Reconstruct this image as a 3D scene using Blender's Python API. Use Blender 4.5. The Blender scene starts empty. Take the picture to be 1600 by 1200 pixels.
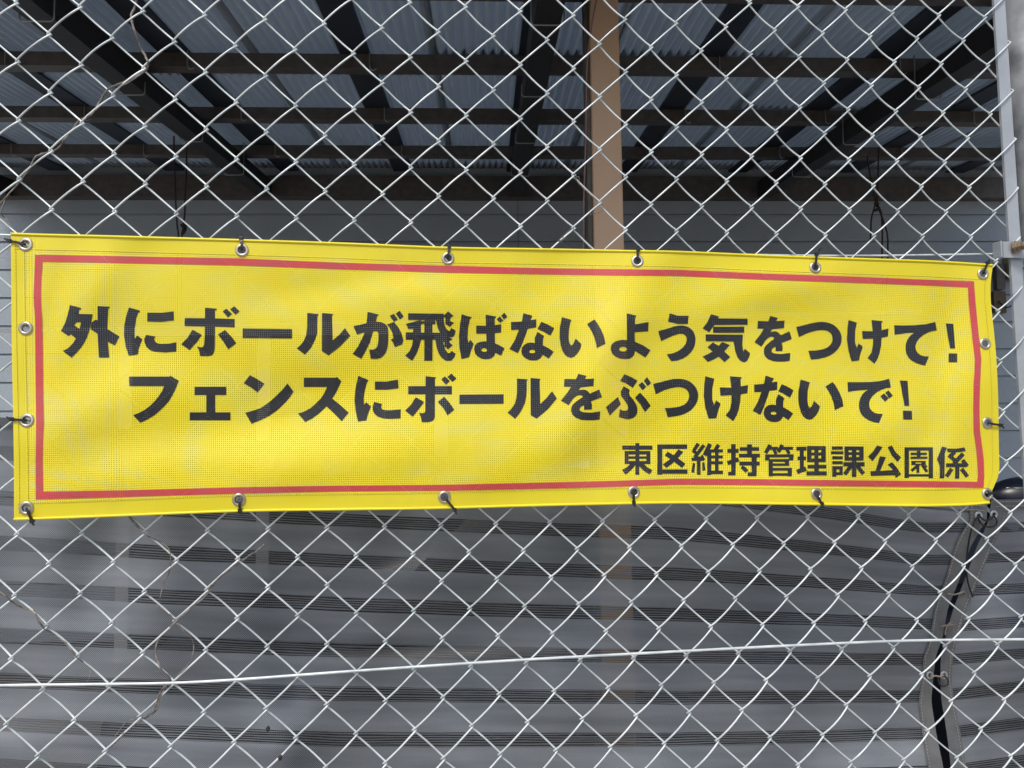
import bpy, bmesh, math, random
from mathutils import Vector, Matrix
from mathutils.geometry import delaunay_2d_cdt
random.seed(7)
SC = bpy.context.scene
C = SC.collection

# ------------------------------------------------------------------ camera
CAMZ = 1.5
R = ((0.99105652, 0.13343492, 0.00145074), (-0.13316865, 0.98965852, -0.05331167), (-0.00854937, 0.05264168, 0.99857687))  # columns: right, forward, up
cam_d = bpy.data.cameras.new('camera'); cam_d.sensor_width = 36; cam_d.lens = 27.0; cam_d.clip_start = 0.05; cam_d.clip_end = 500
cam = bpy.data.objects.new('camera', cam_d); C.objects.link(cam)
cam.matrix_world = Matrix(((R[0][0], R[0][2], -R[0][1], 0), (R[1][0], R[1][2], -R[1][1], 0), (R[2][0], R[2][2], -R[2][1], CAMZ), (0, 0, 0, 1)))
SC.camera = cam

# ------------------------------------------------------------------ light
SUN_EL, SUN_AZ = math.radians(52), math.radians(205)      # azimuth clockwise from +Y: behind the camera, a little left
w = bpy.data.worlds.new('World'); SC.world = w; w.use_nodes = True
nt = w.node_tree; bg = nt.nodes['Background']
sky = nt.nodes.new('ShaderNodeTexSky'); sky.sky_type = 'NISHITA'; sky.sun_disc = False
sky.sun_elevation = SUN_EL; sky.sun_rotation = SUN_AZ; sky.air_density = 1.0; sky.dust_density = 3.0
nt.links.new(sky.outputs[0], bg.inputs[0]); bg.inputs[1].default_value = 0.12
sl = bpy.data.lights.new('sun', 'SUN'); sl.energy = 1.5; sl.angle = math.radians(11); sl.color = (1, .965, .91)
so = bpy.data.objects.new('sun', sl); C.objects.link(so)
sd = Vector((math.sin(SUN_AZ) * math.cos(SUN_EL), math.cos(SUN_AZ) * math.cos(SUN_EL), math.sin(SUN_EL)))
so.rotation_euler = (-sd).to_track_quat('-Z', 'Y').to_euler(); so.location = sd * 20
vs = SC.view_settings; vs.view_transform = 'Standard'; vs.look = 'None'; vs.gamma = 1; vs.use_curve_mapping = False
vs.exposure = 0.4
SC.cycles.max_bounces = 8; SC.cycles.transparent_max_bounces = 24

# ------------------------------------------------------------------ projection helpers (pixels of the 1600x1200 photograph -> places)
def ray(px, py):
    a, b = (px - 800) / 1200.0, (600 - py) / 1200.0
    return Vector([R[k][0] * a + R[k][1] + R[k][2] * b for k in range(3)])
def onY(px, py, Y):
    v = ray(px, py); v *= Y / v.y
    v.z += CAMZ
    return v
_h = ray(759, 663); HD = Vector((_h.x, _h.y, 0)).normalized(); HL = Vector((HD.y, -HD.x, 0))    # the carport's own axes: depth, lateral
def H(x, d, z): return HL * x + HD * d + Vector((0, 0, z))
def uh(px, py, d):                                            # pixel -> (x, z) at carport depth d
    v = ray(px, py); v *= d / v.dot(HD)
    return v.dot(HL), v.z + CAMZ
def hp(px, py, d):
    v = ray(px, py); v *= d / v.dot(HD); v.z += CAMZ
    return v
FY = 1.2323                                                   # depth of the fence plane

# ------------------------------------------------------------------ object helpers
def link(name, me, parent=None, m=None):
    o = bpy.data.objects.new(name, me); C.objects.link(o)
    if m is not None and me is not None and not me.materials: me.materials.append(m)
    if parent is not None:
        o.parent = parent
        o.matrix_parent_inverse = Matrix.Translation(-parent.location)
    return o
def mesh(name, V, F, smooth=False, uv=None):
    me = bpy.data.meshes.new(name); me.from_pydata([tuple(v) for v in V], [], F); me.update()
    if smooth:
        me.polygons.foreach_set('use_smooth', [True] * len(me.polygons))
    if uv is not None:
        l = me.uv_layers.new(name='UVMap')
        li = [0] * len(me.loops); me.loops.foreach_get('vertex_index', li)
        l.data.foreach_set('uv', [c for i in li for c in uv[i]])
    return me
def thing(name, label, cat, loc, group=None):
    o = bpy.data.objects.new(name, None); C.objects.link(o); o.location = loc; o.empty_display_size = .05
    o['label'] = label; o['category'] = cat
    if group: o['group'] = group
    return o
def tag(o, label=None, cat=None, group=None, kind=None):
    for k, v in (('label', label), ('category', cat), ('group', group), ('kind', kind)):
        if v: o[k] = v
    return o
class MB:
    def __init__(s): s.V = []; s.F = []
    def add(s, V, F):
        n = len(s.V); s.V += [Vector(v) for v in V]; s.F += [tuple(i + n for i in f) for f in F]; return s
    def hexa(s, p):                                           # 8 points: 0-3 one end loop, 4-7 the other
        return s.add(p, [(3, 2, 1, 0), (4, 5, 6, 7), (0, 1, 5, 4), (1, 2, 6, 5), (2, 3, 7, 6), (3, 0, 4, 7)])
    def hbox(s, x0, x1, d0, d1, z0, z1):                      # box on the carport's axes
        return s.hexa([H(x0, d0, z0), H(x1, d0, z0), H(x1, d0, z1), H(x0, d0, z1), H(x0, d1, z0), H(x1, d1, z0), H(x1, d1, z1), H(x0, d1, z1)])
    def box(s, c, ax, ay, az):                                # centre and three half-axis vectors
        c = Vector(c); P = []
        for k in (-1, 1):
            for i, j in ((-1, -1), (1, -1), (1, 1), (-1, 1)): P.append(c + ax * i + az * j + ay * k)
        return s.hexa(P)
    def tube(s, pts, r, n=6, cap=True):
        pts = [Vector(p) for p in pts]; N = len(pts); base = len(s.V)
        prev = None
        for i, p in enumerate(pts):
            t = (pts[min(i + 1, N - 1)] - pts[max(i - 1, 0)])
            if t.length < 1e-9: t = Vector((0, 0, 1))
            t.normalize()
            if prev is None:
                a = Vector((0, 1, 0)) if abs(t.y) < .9 else Vector((1, 0, 0))
                u = (a - t * a.dot(t)).normalized()
            else:
                u = prev - t * prev.dot(t)
                u = u.normalized() if u.length > 1e-6 else t.orthogonal().normalized()
            prev = u; v = t.cross(u)
            rr = r[i] if isinstance(r, (list, tuple)) else r
            for k in range(n):
                a = 2 * math.pi * k / n
                s.V.append(p + u * math.cos(a) * rr + v * math.sin(a) * rr)
        for i in range(N - 1):
            for k in range(n):
                a = base + i * n + k; b = base + i * n + (k + 1) % n
                s.F.append((a, b, b + n, a + n))
        if cap:
            s.F.append(tuple(base + k for k in reversed(range(n)))); s.F.append(tuple(base + (N - 1) * n + k for k in range(n)))
        return s
    def ring(s, c, nrm, r, t, n=20, m=6, flat=1.0):           # torus; flat squashes it along its axis
        nrm = Vector(nrm).normalized(); u = nrm.orthogonal().normalized(); v = nrm.cross(u); b = len(s.V); c = Vector(c)
        for i in range(n):
            a = 2 * math.pi * i / n; e = u * math.cos(a) + v * math.sin(a)
            for k in range(m):
                q = 2 * math.pi * k / m
                s.V.append(c + e * (r + t * math.cos(q)) + nrm * t * flat * math.sin(q))
        for i in range(n):
            for k in range(m):
                s.F.append((b + i * m + k, b + ((i + 1) % n) * m + k, b + ((i + 1) % n) * m + (k + 1) % m, b + i * m + (k + 1) % m))
        return s
    def build(s, name, m, parent=None, smooth=False): return link(name, mesh(name, s.V, s.F, smooth), parent, m)
def catmull(P, n=5):
    P = [Vector(p) for p in P]; out = []
    for i in range(len(P) - 1):
        p0, p1, p2, p3 = P[max(i - 1, 0)], P[i], P[i + 1], P[min(i + 2, len(P) - 1)]
        for k in range(n):
            t = k / n
            out.append(.5 * ((2 * p1) + (p2 - p0) * t + (2 * p0 - 5 * p1 + 4 * p2 - p3) * t * t + (3 * p1 - p0 - 3 * p2 + p3) * t ** 3))
    out.append(P[-1]); return out
def interp(tab, x):
    if x <= tab[0][0]: i = 0
    elif x >= tab[-1][0]: i = len(tab) - 2
    else: i = next(k for k in range(len(tab) - 1) if tab[k][0] <= x <= tab[k + 1][0])
    (x0, y0), (x1, y1) = tab[i], tab[i + 1]
    return y0 + (y1 - y0) * (x - x0) / (x1 - x0)

# ------------------------------------------------------------------ materials
def mat(name, col, rough=.6, metal=0, noise=None, bump=None, spec=None, coat=None):
    m = bpy.data.materials.new(name); m.use_nodes = True; n = m.node_tree.nodes; l = m.node_tree.links
    b = n['Principled BSDF']; b.inputs['Base Color'].default_value = (*col, 1); b.inputs['Roughness'].default_value = rough; b.inputs['Metallic'].default_value = metal
    if spec is not None: b.inputs['Specular IOR Level'].default_value = spec
    if coat: b.inputs['Coat Weight'].default_value = coat; b.inputs['Coat Roughness'].default_value = .05
    tc = n.new('ShaderNodeTexCoord')
    if noise:                                                 # (scale, colour2, detail, stretch)
        t = n.new('ShaderNodeTexNoise'); t.inputs['Scale'].default_value = noise[0]; t.inputs['Detail'].default_value = noise[2]
        mp = n.new('ShaderNodeMapping'); mp.inputs['Scale'].default_value = noise[3] if len(noise) > 3 else (1, 1, 1)
        l.new(tc.outputs['Object'], mp.inputs[0]); l.new(mp.outputs[0], t.inputs[0])
        r = n.new('ShaderNodeValToRGB'); r.color_ramp.elements[0].position = .35; r.color_ramp.elements[1].position = .68
        r.color_ramp.elements[0].color = (*col, 1); r.color_ramp.elements[1].color = (*noise[1], 1)
        l.new(t.outputs['Fac'], r.inputs[0]); l.new(r.outputs[0], b.inputs['Base Color'])
    if bump:                                                  # (scale, strength, distance)
        t = n.new('ShaderNodeTexNoise'); t.inputs['Scale'].default_value = bump[0]; t.inputs['Detail'].default_value = 4
        l.new(tc.outputs['Object'], t.inputs[0])
        q = n.new('ShaderNodeBump'); q.inputs['Strength'].default_value = bump[1]; q.inputs['Distance'].default_value = bump[2]
        l.new(t.outputs['Fac'], q.inputs['Height']); l.new(q.outputs[0], b.inputs['Normal'])
    return m
def math_(nt, op, a, b=None, c=None):
    n = nt.nodes.new('ShaderNodeMath'); n.operation = op
    for k, v in enumerate((a, b, c)):
        if v is None: continue
        if isinstance(v, (int, float)): n.inputs[k].default_value = v
        else: nt.links.new(v, n.inputs[k])
    return n.outputs[0]
def woven(name, col, hole, pu, pv, rough=.45, wear=None, spec=.5, bumpd=.0004):
    """fabric of crossing yarns with see-through holes between them; UV in metres"""
    m = bpy.data.materials.new(name); m.use_nodes = True; nt = m.node_tree; n = nt.nodes; l = nt.links
    b = n['Principled BSDF']; out = n['Material Output']
    b.inputs['Roughness'].default_value = rough; b.inputs['Specular IOR Level'].default_value = spec
    uv = n.new('ShaderNodeUVMap'); sp = n.new('ShaderNodeSeparateXYZ'); l.new(uv.outputs[0], sp.inputs[0])
    fu = math_(nt, 'FRACT', math_(nt, 'DIVIDE', sp.outputs[0], pu)); fv = math_(nt, 'FRACT', math_(nt, 'DIVIDE', sp.outputs[1], pv))
    hu = math_(nt, 'LESS_THAN', fu, hole[0]); hv = math_(nt, 'LESS_THAN', fv, hole[1])
    hol = math_(nt, 'MULTIPLY', hu, hv)
    # colour with faint wear
    t = n.new('ShaderNodeTexNoise'); t.inputs['Scale'].default_value = 9; t.inputs['Detail'].default_value = 5; l.new(uv.outputs[0], t.inputs[0])
    r = n.new('ShaderNodeValToRGB'); r.color_ramp.elements[0].position = .3; r.color_ramp.elements[1].position = .75
    r.color_ramp.elements[0].color = (*col, 1); r.color_ramp.elements[1].color = (*(wear or col), 1)
    l.new(t.outputs['Fac'], r.inputs[0])
    g = n.new('ShaderNodeTexNoise'); g.inputs['Scale'].default_value = 1; g.inputs['Detail'].default_value = 7; g.inputs['Roughness'].default_value = .62
    mp = n.new('ShaderNodeMapping'); mp.inputs['Scale'].default_value = (14, 3.5, 1); l.new(uv.outputs[0], mp.inputs[0]); l.new(mp.outputs[0], g.inputs[0])
    gm = n.new('ShaderNodeMapRange'); gm.inputs['From Min'].default_value = .52; gm.inputs['From Max'].default_value = .80; gm.inputs['To Max'].default_value = .11; l.new(g.outputs['Fac'], gm.inputs[0])
    gx = n.new('ShaderNodeMix'); gx.data_type = 'RGBA'; l.new(gm.outputs[0], gx.inputs[0]); l.new(r.outputs[0], gx.inputs[6]); gx.inputs[7].default_value = (.34, .28, .12, 1)
    l.new(gx.outputs[2], b.inputs['Base Color'])
    # yarn relief
    su = math_(nt, 'ABSOLUTE', math_(nt, 'SUBTRACT', fu, (1 + hole[0]) / 2)); sv = math_(nt, 'ABSOLUTE', math_(nt, 'SUBTRACT', fv, (1 + hole[1]) / 2))
    hgt = math_(nt, 'SUBTRACT', 1.0, math_(nt, 'MINIMUM', su, sv))
    bu = n.new('ShaderNodeBump'); bu.inputs['Strength'].default_value = .35; bu.inputs['Distance'].default_value = bumpd
    l.new(hgt, bu.inputs['Height']); l.new(bu.outputs[0], b.inputs['Normal'])
    tr = n.new('ShaderNodeBsdfTransparent'); mx = n.new('ShaderNodeMixShader')
    l.new(hol, mx.inputs[0]); l.new(b.outputs[0], mx.inputs[1]); l.new(tr.outputs[0], mx.inputs[2]); l.new(mx.outputs[0], out.inputs[0])
    return m
def net_material():
    m = bpy.data.materials.new('shade_net_weave'); m.use_nodes = True; nt = m.node_tree; n = nt.nodes; l = nt.links
    b = n['Principled BSDF']; out = n['Material Output']; b.inputs['Roughness'].default_value = .5; b.inputs['Specular IOR Level'].default_value = .35
    uv = n.new('ShaderNodeUVMap'); sp = n.new('ShaderNodeSeparateXYZ'); l.new(uv.outputs[0], sp.inputs[0])
    U, V = sp.outputs[0], sp.outputs[1]
    nz = n.new('ShaderNodeTexNoise'); nz.inputs['Scale'].default_value = 6; nz.inputs['Detail'].default_value = 3; l.new(uv.outputs[0], nz.inputs[0])
    Vw = math_(nt, 'ADD', V, math_(nt, 'MULTIPLY', math_(nt, 'SUBTRACT', nz.outputs['Fac'], .5), .07))
    dist = math_(nt, 'ABSOLUTE', math_(nt, 'SUBTRACT', math_(nt, 'FRACT', math_(nt, 'ADD', Vw, .5)), .5))
    band = math_(nt, 'LESS_THAN', dist, .165)
    line = math_(nt, 'LESS_THAN', math_(nt, 'FRACT', math_(nt, 'DIVIDE', Vw, .056)), .5)
    # tiny breaks along each open line
    brk = n.new('ShaderNodeTexNoise'); brk.inputs['Scale'].default_value = 1; brk.inputs['Detail'].default_value = 2
    mp = n.new('ShaderNodeMapping'); mp.inputs['Scale'].default_value = (28, 12, 1); l.new(uv.outputs[0], mp.inputs[0]); l.new(mp.outputs[0], brk.inputs[0])
    lop = math_(nt, 'MULTIPLY', line, math_(nt, 'MULTIPLY_ADD', brk.outputs['Fac'], 1.0, .42))
    inb = math_(nt, 'MULTIPLY_ADD', lop, .24, .04)
    # fine twill outside the bands
    tw = math_(nt, 'FRACT', math_(nt, 'ADD', math_(nt, 'DIVIDE', U, .0032), math_(nt, 'DIVIDE', V, .0457)))
    tw2 = math_(nt, 'LESS_THAN', tw, .3)
    outb = math_(nt, 'MULTIPLY_ADD', tw2, .14, .01)
    a = n.new('ShaderNodeMix'); l.new(band, a.inputs[0]); l.new(outb, a.inputs[2]); l.new(inb, a.inputs[3])
    c = n.new('ShaderNodeTexNoise'); c.inputs['Scale'].default_value = 2.2; c.inputs['Detail'].default_value = 6; l.new(uv.outputs[0], c.inputs[0])
    r = n.new('ShaderNodeValToRGB'); r.color_ramp.elements[0].position = .3; r.color_ramp.elements[1].position = .72
    r.color_ramp.elements[0].color = (.163, .185, .211, 1); r.color_ramp.elements[1].color = (.295, .325, .362, 1)
    l.new(c.outputs['Fac'], r.inputs[0]); l.new(r.outputs[0], b.inputs['Base Color'])
    gr = n.new('ShaderNodeMix'); gr.data_type = 'RGBA'; gr.blend_type = 'MULTIPLY'; l.new(math_(nt, 'LESS_THAN', tw, .45), gr.inputs[0]); l.new(r.outputs[0], gr.inputs[6]); gr.inputs[7].default_value = (.5, .5, .5, 1)
    dk = n.new('ShaderNodeMix'); dk.data_type = 'RGBA'; l.new(math_(nt, 'MULTIPLY', band, math_(nt, 'MULTIPLY_ADD', lop, .62, .34)), dk.inputs[0])
    l.new(gr.outputs[2], dk.inputs[6]); dk.inputs[7].default_value = (.012, .012, .014, 1); l.new(dk.outputs[2], b.inputs['Base Color'])
    tr = n.new('ShaderNodeBsdfTransparent'); mx = n.new('ShaderNodeMixShader')
    l.new(a.outputs[0], mx.inputs[0]); l.new(b.outputs[0], mx.inputs[1]); l.new(tr.outputs[0], mx.inputs[2]); l.new(mx.outputs[0], out.inputs[0])
    return m

M = dict(
    wire=mat('coated_wire', (.48, .54, .56), .38, .2, (28, (.78, .84, .85), 7)),
    galv=mat('galvanised_steel', (.36, .39, .42), .45, .3, (14, (.46, .49, .52), 6), (90, .25, .002)),
    postgalv=mat('old_galvanised_pipe', (.15, .165, .18), .5, .3, (17, (.40, .42, .44), 7), (60, .2, .002)),
    rust=mat('weathered_bolt', (.34, .28, .20), .5, .6, (120, (.22, .15, .09), 4)),
    eyelet=mat('eyelet_metal', (.62, .58, .50), .3, .9, (80, (.50, .45, .36), 3)),
    black=mat('black_nylon', (.012, .012, .013), .4),
    tan=mat('tan_painted_steel', (.47, .31, .195), .5, 0, (7, (.54, .37, .25), 8, (1, 1, .35)), (60, .12, .002)),
    tanside=None,
    brown=mat('dark_brown_steel', (.088, .076, .068), .5, 0, (30, (.06, .052, .047), 6)),
    beam=mat('black_beam_paint', (.012, .012, .014), .6, 0, (70, (.022, .021, .022), 6)),
    navy=mat('navy_batten', (.012, .018, .030), .6, 0, (20, (.016, .024, .04), 3)),
    roof=mat('corrugated_sheet', (.60, .66, .72), .25, .55, (7, (.68, .74, .80), 5, (1, .15, 1))),
    bolt=mat('zinc_rod', (.30, .31, .31), .45, .6),
    siding=mat('siding_paint', (.33, .38, .435), .55, 0, (4, (.295, .345, .395), 5), (95, .55, .006)),
    alu=mat('window_aluminium', (.78, .78, .76), .4, .1),
    glass=mat('dark_window_glass', (.02, .025, .03), .3, 0, None, None, .25),
    cord=mat('pink_brown_cord', (.30, .20, .17), .8, 0, (400, (.16, .09, .08), 2)),
    rope=mat('dark_rope', (.022, .018, .016), .8, 0, (300, (.04, .034, .03), 2)),
    string=mat('beige_string', (.36, .31, .25), .85, 0, (500, (.24, .2, .16), 2)),
    vine=mat('dry_stem', (.12, .105, .095), .85, 0, (120, (.28, .25, .22), 4)),
    thread=mat('seam_thread', (.42, .41, .38), .8),
    ythread=mat('yellow_thread', (.60, .50, .03), .6),
    carpaint=mat('dark_blue_car_paint', (.004, .006, .014), .3, 0, None, None, .4),
    rubber=mat('tyre_rubber', (.02, .02, .02), .85),
    chrome=mat('car_silver', (.5, .52, .55), .25, .8),
    beige=mat('beige_plastic', (.40, .35, .26), .5, 0, (12, (.32, .28, .20), 4)),
    plate=mat('brown_board', (.12, .085, .055), .75, 0, (20, (.09, .06, .04), 4)),
    soil=mat('park_soil', (.38, .34, .285), .95, 0, (3, (.30, .265, .22), 8), (40, .4, .02)),
    slab=mat('concrete_slab', (.46, .46, .45), .8, 0, (2.5, (.37, .37, .36), 8), (60, .2, .01)),
    lens=mat('pale_reflection', (.42, .50, .60), .12, .3),  # pale blue tone for the reflection painted on the mirror housing
    hook=mat('car_red_lamp', (.05, .012, .012), .15),
)
_n = M['roof'].node_tree; _b = _n.nodes['Principled BSDF']; _t = _n.nodes.new('ShaderNodeBsdfTranslucent'); _t.inputs[0].default_value = (.50, .56, .62, 1)
_x = _n.nodes.new('ShaderNodeMixShader'); _x.inputs[0].default_value = .33
_n.links.new(_b.outputs[0], _x.inputs[1]); _n.links.new(_t.outputs[0], _x.inputs[2]); _n.links.new(_x.outputs[0], _n.nodes['Material Output'].inputs[0])
M['yellow'] = woven('yellow_mesh_vinyl', (.80, .685, .020), (.38, .34), .0031, .0031, .34, (.82, .71, .04))
M['hemyellow'] = mat('yellow_hem_vinyl', (.80, .69, .020), .42)
M['print'] = woven('black_print_on_mesh', (.017, .019, .024), (.34, .30), .0031, .0031, .52, (.026, .028, .033), .35)
M['red'] = woven('red_print_on_mesh', (.54, .055, .064), (.30, .28), .0031, .0031, .42, (.59, .085, .09), .45)
M['net'] = net_material()
M['nethem'] = mat('net_hem', (.12, .126, .132), .8, 0, (30, (.165, .171, .178), 5), (500, .5, .002))

# ------------------------------------------------------------------ the ground
def sheet(name, pts, m, z):
    o = link(name, mesh(name, [(x, y, z) for x, y in pts], [tuple(range(len(pts)))]), None, m)
    return tag(o, kind='structure')
sheet('park_ground', [(-120, -120), (120, -120), (120, 120), (-120, 120)], M['soil'], 0)
sb = MB(); sb.hbox(-6, 6, 1.72, 4.6, .004, .06)
tag(sb.build('carport_floor', M['slab']), kind='structure')

# ------------------------------------------------------------------ the house wall
WD = 4.14
house = thing('house', 'blue grey house wall of lapped siding boards behind the carport', 'house', H(0, WD, 0))
bh = .150
x0s, ztop = uh(1100, 336, WD)
bz0 = ztop - bh * 15                                          # a joint falls on the photographed line
joints = [-6.0, -2.85, .183, 3.2, 6.0]
variants = []
for k, (a, b) in enumerate(zip(joints, joints[1:])):
    mb = MB(); z0, z1 = .002, bh
    a2, b2 = a + .0015, b - .0015
    P = []
    for x in (a2, b2):
        P += [H(x, WD - .017, z0), H(x, WD + .01, z0), H(x, WD + .01, z1), H(x, WD - .006, z1), H(x, WD - .010, z1 - .012), H(x, WD - .017, z0 + .006)]
    n = 6
    F = [tuple(range(n)), tuple(reversed(range(n, 2 * n)))] + [(i, i + n, (i + 1) % n + n, (i + 1) % n) for i in range(n)]
    mb.add(P, F)
    variants.append(mesh('siding_board', mb.V, mb.F))
for r in range(26):
    for me in variants:
        if bz0 + r * bh > 4.2 or bz0 + r * bh < .05: continue
        o = link('siding_board', me, house, M['siding']); o.location = (0, 0, bz0 + r * bh)
        o.matrix_parent_inverse = Matrix.Translation(-house.location)
bk = MB(); bk.hbox(-6.2, 6.2, WD + .012, WD + .2, .06, 4.3); bk.build('wall_core', M['brown'], house)
# sash window seen through the net
fx = [uh(195, 800, WD - .05)[0], uh(412, 800, WD - .05)[0], uh(690, 800, WD - .05)[0]]
wd0, wd1 = WD - .07, WD - .018
wz0, wz1 = .35, 1.98
fr = MB()
for x in fx: fr.hbox(x - .033, x + .033, wd0, wd1, wz0, wz1)
fr.hbox(fx[0] - .033, fx[2] + .033, wd0 - .004, wd1 - .002, wz1, wz1 + .05); fr.hbox(fx[0] - .033, fx[2] + .033, wd0 - .004, wd1 - .002, wz0 - .05, wz0)
wf = fr.build('window', M['alu'], house)
for a, b in ((fx[0], fx[1]), (fx[1], fx[2])):
    g = MB(); g.hbox(a + .034, b - .034, wd0 + .02, wd0 + .028, wz0 + .001, wz1 - .001)
    p = g.build('pane', M['glass'], wf)

# ------------------------------------------------------------------ the carport
def zp(d): return CAMZ + 1.02 + .07 * d                        # underside of the purlins
carport = thing('carport', 'dark lean-to carport with corrugated roof on brown purlins and one tan post', 'carport', H(0, 2.0, 0))
PUR = [1.474, 2.0, 2.526, 3.052, 3.568]  # nearest purlin is out of view, added with the sun-blocking front of the roof
for d in PUR:
    mb = MB(); mb.hbox(-2.60, 2.88, d, d + .05, zp(d), zp(d) + .047); mb.build('purlin', M['brown'], carport)
lb = MB(); lb.hbox(-2.62, 2.95, 4.05, WD - .018, CAMZ + 1.217, CAMZ + 1.330); lb.build('ledger_board', M['brown'], carport)
fl = MB(); fl.hbox(-2.66, 3.0, 3.95, WD + .011, CAMZ + 1.399, CAMZ + 1.425); fl.build('gap_light_block', M['brown'], carport)  # unseen strip added over the roof-to-wall gap to stop light leaking in
BX = [-2.50, -1.161, .172, 1.515]
for x in BX:
    mb = MB(); p = []
    for d in (1.36, 4.048):
        zt = zp(d) - .002; zb = zp(d) - .088
        p += [H(x - .036, d, zb), H(x + .036, d, zb), H(x + .036, d, zt), H(x - .036, d, zt)]
    mb.hexa(p); mb.build('beam', M['beam'], carport)
RX = [-2.23 + .6 * k for k in range(9)]
for x in RX:
    mb = MB(); p = []
    for d in (1.36, 4.045):
        zb = zp(d) + .0485; zt = zb + .0105
        p += [H(x - .05, d, zb), H(x + .05, d, zb), H(x + .05, d, zt), H(x - .05, d, zt)]
    mb.hexa(p); mb.build('batten', M['navy'], carport)
# corrugated sheets, two courses that lap at the purlins
PITCH, AMP = .032, .0105
def corrugated(x0, x1, d0, d1, lift):
    V = []; n = int(round((x1 - x0) / PITCH * 10)); th = .0012
    for d in (d0, d1):
        for t in (0, th):
            for i in range(n + 1):
                x = x0 + (x1 - x0) * i / n
                V.append(H(x, d, zp(d) + .0715 + lift + AMP * (1 - 2 * abs(math.sin(math.pi * x / PITCH)) ** .8) + t))
    N = n + 1; F = []
    for i in range(n):
        F += [(i, i + 1, 2 * N + i + 1, 2 * N + i), (N + i + 1, N + i, 3 * N + i, 3 * N + i + 1), (i + 1, i, N + i, N + i + 1), (2 * N + i, 2 * N + i + 1, 3 * N + i + 1, 3 * N + i)]
    return mesh('roof_sheet', V, F)
k = 0
for j in range(9):
    x0 = -2.62 + j * .608; x1 = x0 + .608 + .032
    lap = {4: 2.55, 5: 2.55, 6: 3.07}.get(j, 2.70)
    l0 = .0022 * (j % 2)
    link('roof_sheet', corrugated(x0, x1, 1.33, lap + .06, l0), carport, M['roof'])  # unseen front end run out towards the fence to keep sun off the car
    link('roof_sheet', corrugated(x0, x1, lap, 4.06, l0 + .004), carport, M['roof'])
# zinc rods: straps round the beams and hooks over the battens at each purlin
for x in BX:
    for d in PUR:
        z = zp(d); e = .044; s = 1 if random.random() < .5 else -1
        mb = MB(); dd = d - .012 + random.uniform(-.006, .006)
        up = z + .05
        pts = [H(x - e * s, dd, up), H(x - e * s, dd, z - .095), H(x - e * s + .006 * s, dd, z - .1015), H(x + e * s - .006 * s, dd, z - .1015), H(x + e * s, dd, z - .095), H(x + e * s, dd, z - random.uniform(.05, .075))]
        mb.tube(pts, .0024, 6); mb.build('u_bolt', M['bolt'], carport, True)
for x in RX:
    for d in PUR:
        if min(abs(x - b) for b in BX) < .1: continue
        z = zp(d); mb = MB(); q = x + random.uniform(.03, .06)
        mb.tube(catmull([H(q, d - .006, z + .052), H(q, d - .006, z + .01), H(q + .003, d - .006, z - .006), H(q + .012, d - .005, z - .012), H(q + .022, d - .004, z - .006)], 4), .0022, 5)
        mb.build('hook_bolt', M['bolt'], carport, True)
# tan post
d0 = 1.985
c4 = [hp(929, 390, d0), hp(975.7, 390, d0), hp(966, 0, d0), hp(921.7, 0, d0)]
tl = (c4[3] - c4[0]); tr_ = (c4[2] - c4[1])
kz = (c4[0].z - .06) / tl.z; kt = (zp(2.0) - .001 - c4[0].z) / tl.z
P = []
for back in (0, .075):
    o = HD * back
    P += [c4[0] - tl * kz + o, c4[1] - tr_ * kz + o, c4[1] + tr_ * kt + o, c4[0] + tl * kt + o]
mb = MB(); mb.hexa(P)
pm = mesh('post', mb.V, mb.F); po = link('post', pm, carport, M['tan'])
bv = po.modifiers.new('b', 'BEVEL'); bv.width = .004; bv.segments = 2
# a lip strip along the post's left edge
mb = MB(); Q = []
for k_ in (-kz, kt):
    b = c4[0] + tl * k_ ; Q += [b - HL * .0125 + HD * .02, b - HL * .001 + HD * .02, b - HL * .001 + HD * .07, b - HL * .0125 + HD * .07]
mb.hexa(Q); mb.build('post_channel', M['brown'], carport)

# ------------------------------------------------------------------ cords and ropes in the carport
def string_thing(name, pts, d, r, m, label, cat, group=None, n=5, sm=5):
    P = catmull([hp(x, y, d if not isinstance(d, list) else d[i]) for i, (x, y) in enumerate(pts)], sm)
    mb = MB(); mb.tube(P, r, n); o = mb.build(name, m, None, True)
    return tag(o, label, cat, group)
string_thing('cord', [(940, -25), (932, 0), (922, 57), (917, 110), (916, 170), (915, 233), (912.5, 300), (912, 360), (911, 430), (912, 560)], 1.955, .0021, M['cord'],
             'thin pale brown cord slanting off the tan post and hanging straight down', 'cord', 'cords hanging beside the tan post')
string_thing('cord', [(917, -25), (917.5, 0), (919.5, 60), (918, 120), (916.5, 180), (917, 240), (915, 300), (914.5, 360), (914, 430)], 1.962, .0016, M['rope'],
             'dark reddish cord hanging close along the left edge of the tan post', 'cord', 'cords hanging beside the tan post')
def rope_loop(paths, knot, d, label):
    t = thing('hanging_rope', label, 'rope', hp(*knot, d), 'ropes hanging from the carport roof')
    for p in paths:
        mb = MB(); P = catmull([hp(x, y, d) for x, y in p], 5)
        mb.tube([q + Vector((random.uniform(-1, 1), random.uniform(-1, 1), 0)) * .0008 for q in P], .0036, 6); mb.build('strand', M['rope'], t, True)
    mb = MB(); c = hp(*knot, d)
    K = [c + HL * (.009 * math.cos(a * 1.9)) + HD * (.007 * math.sin(a * 2.7)) + Vector((0, 0, .02 * math.sin(a * .8 + .5))) for a in [i * .35 for i in range(30)]]
    mb.tube(K, .0042, 6); mb.build('knot', M['rope'], t, True)
    return t
rope_loop([[(272, 213), (272, 250), (274, 300), (277, 350), (279, 372), (277, 430), (276, 505)], [(292, 210), (291, 260), (289, 320), (287, 350), (284, 372), (283, 430), (282, 505)]], (287, 358), 3.25,
          'dark rope with a small knot hanging from the left beam above the banner')
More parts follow.
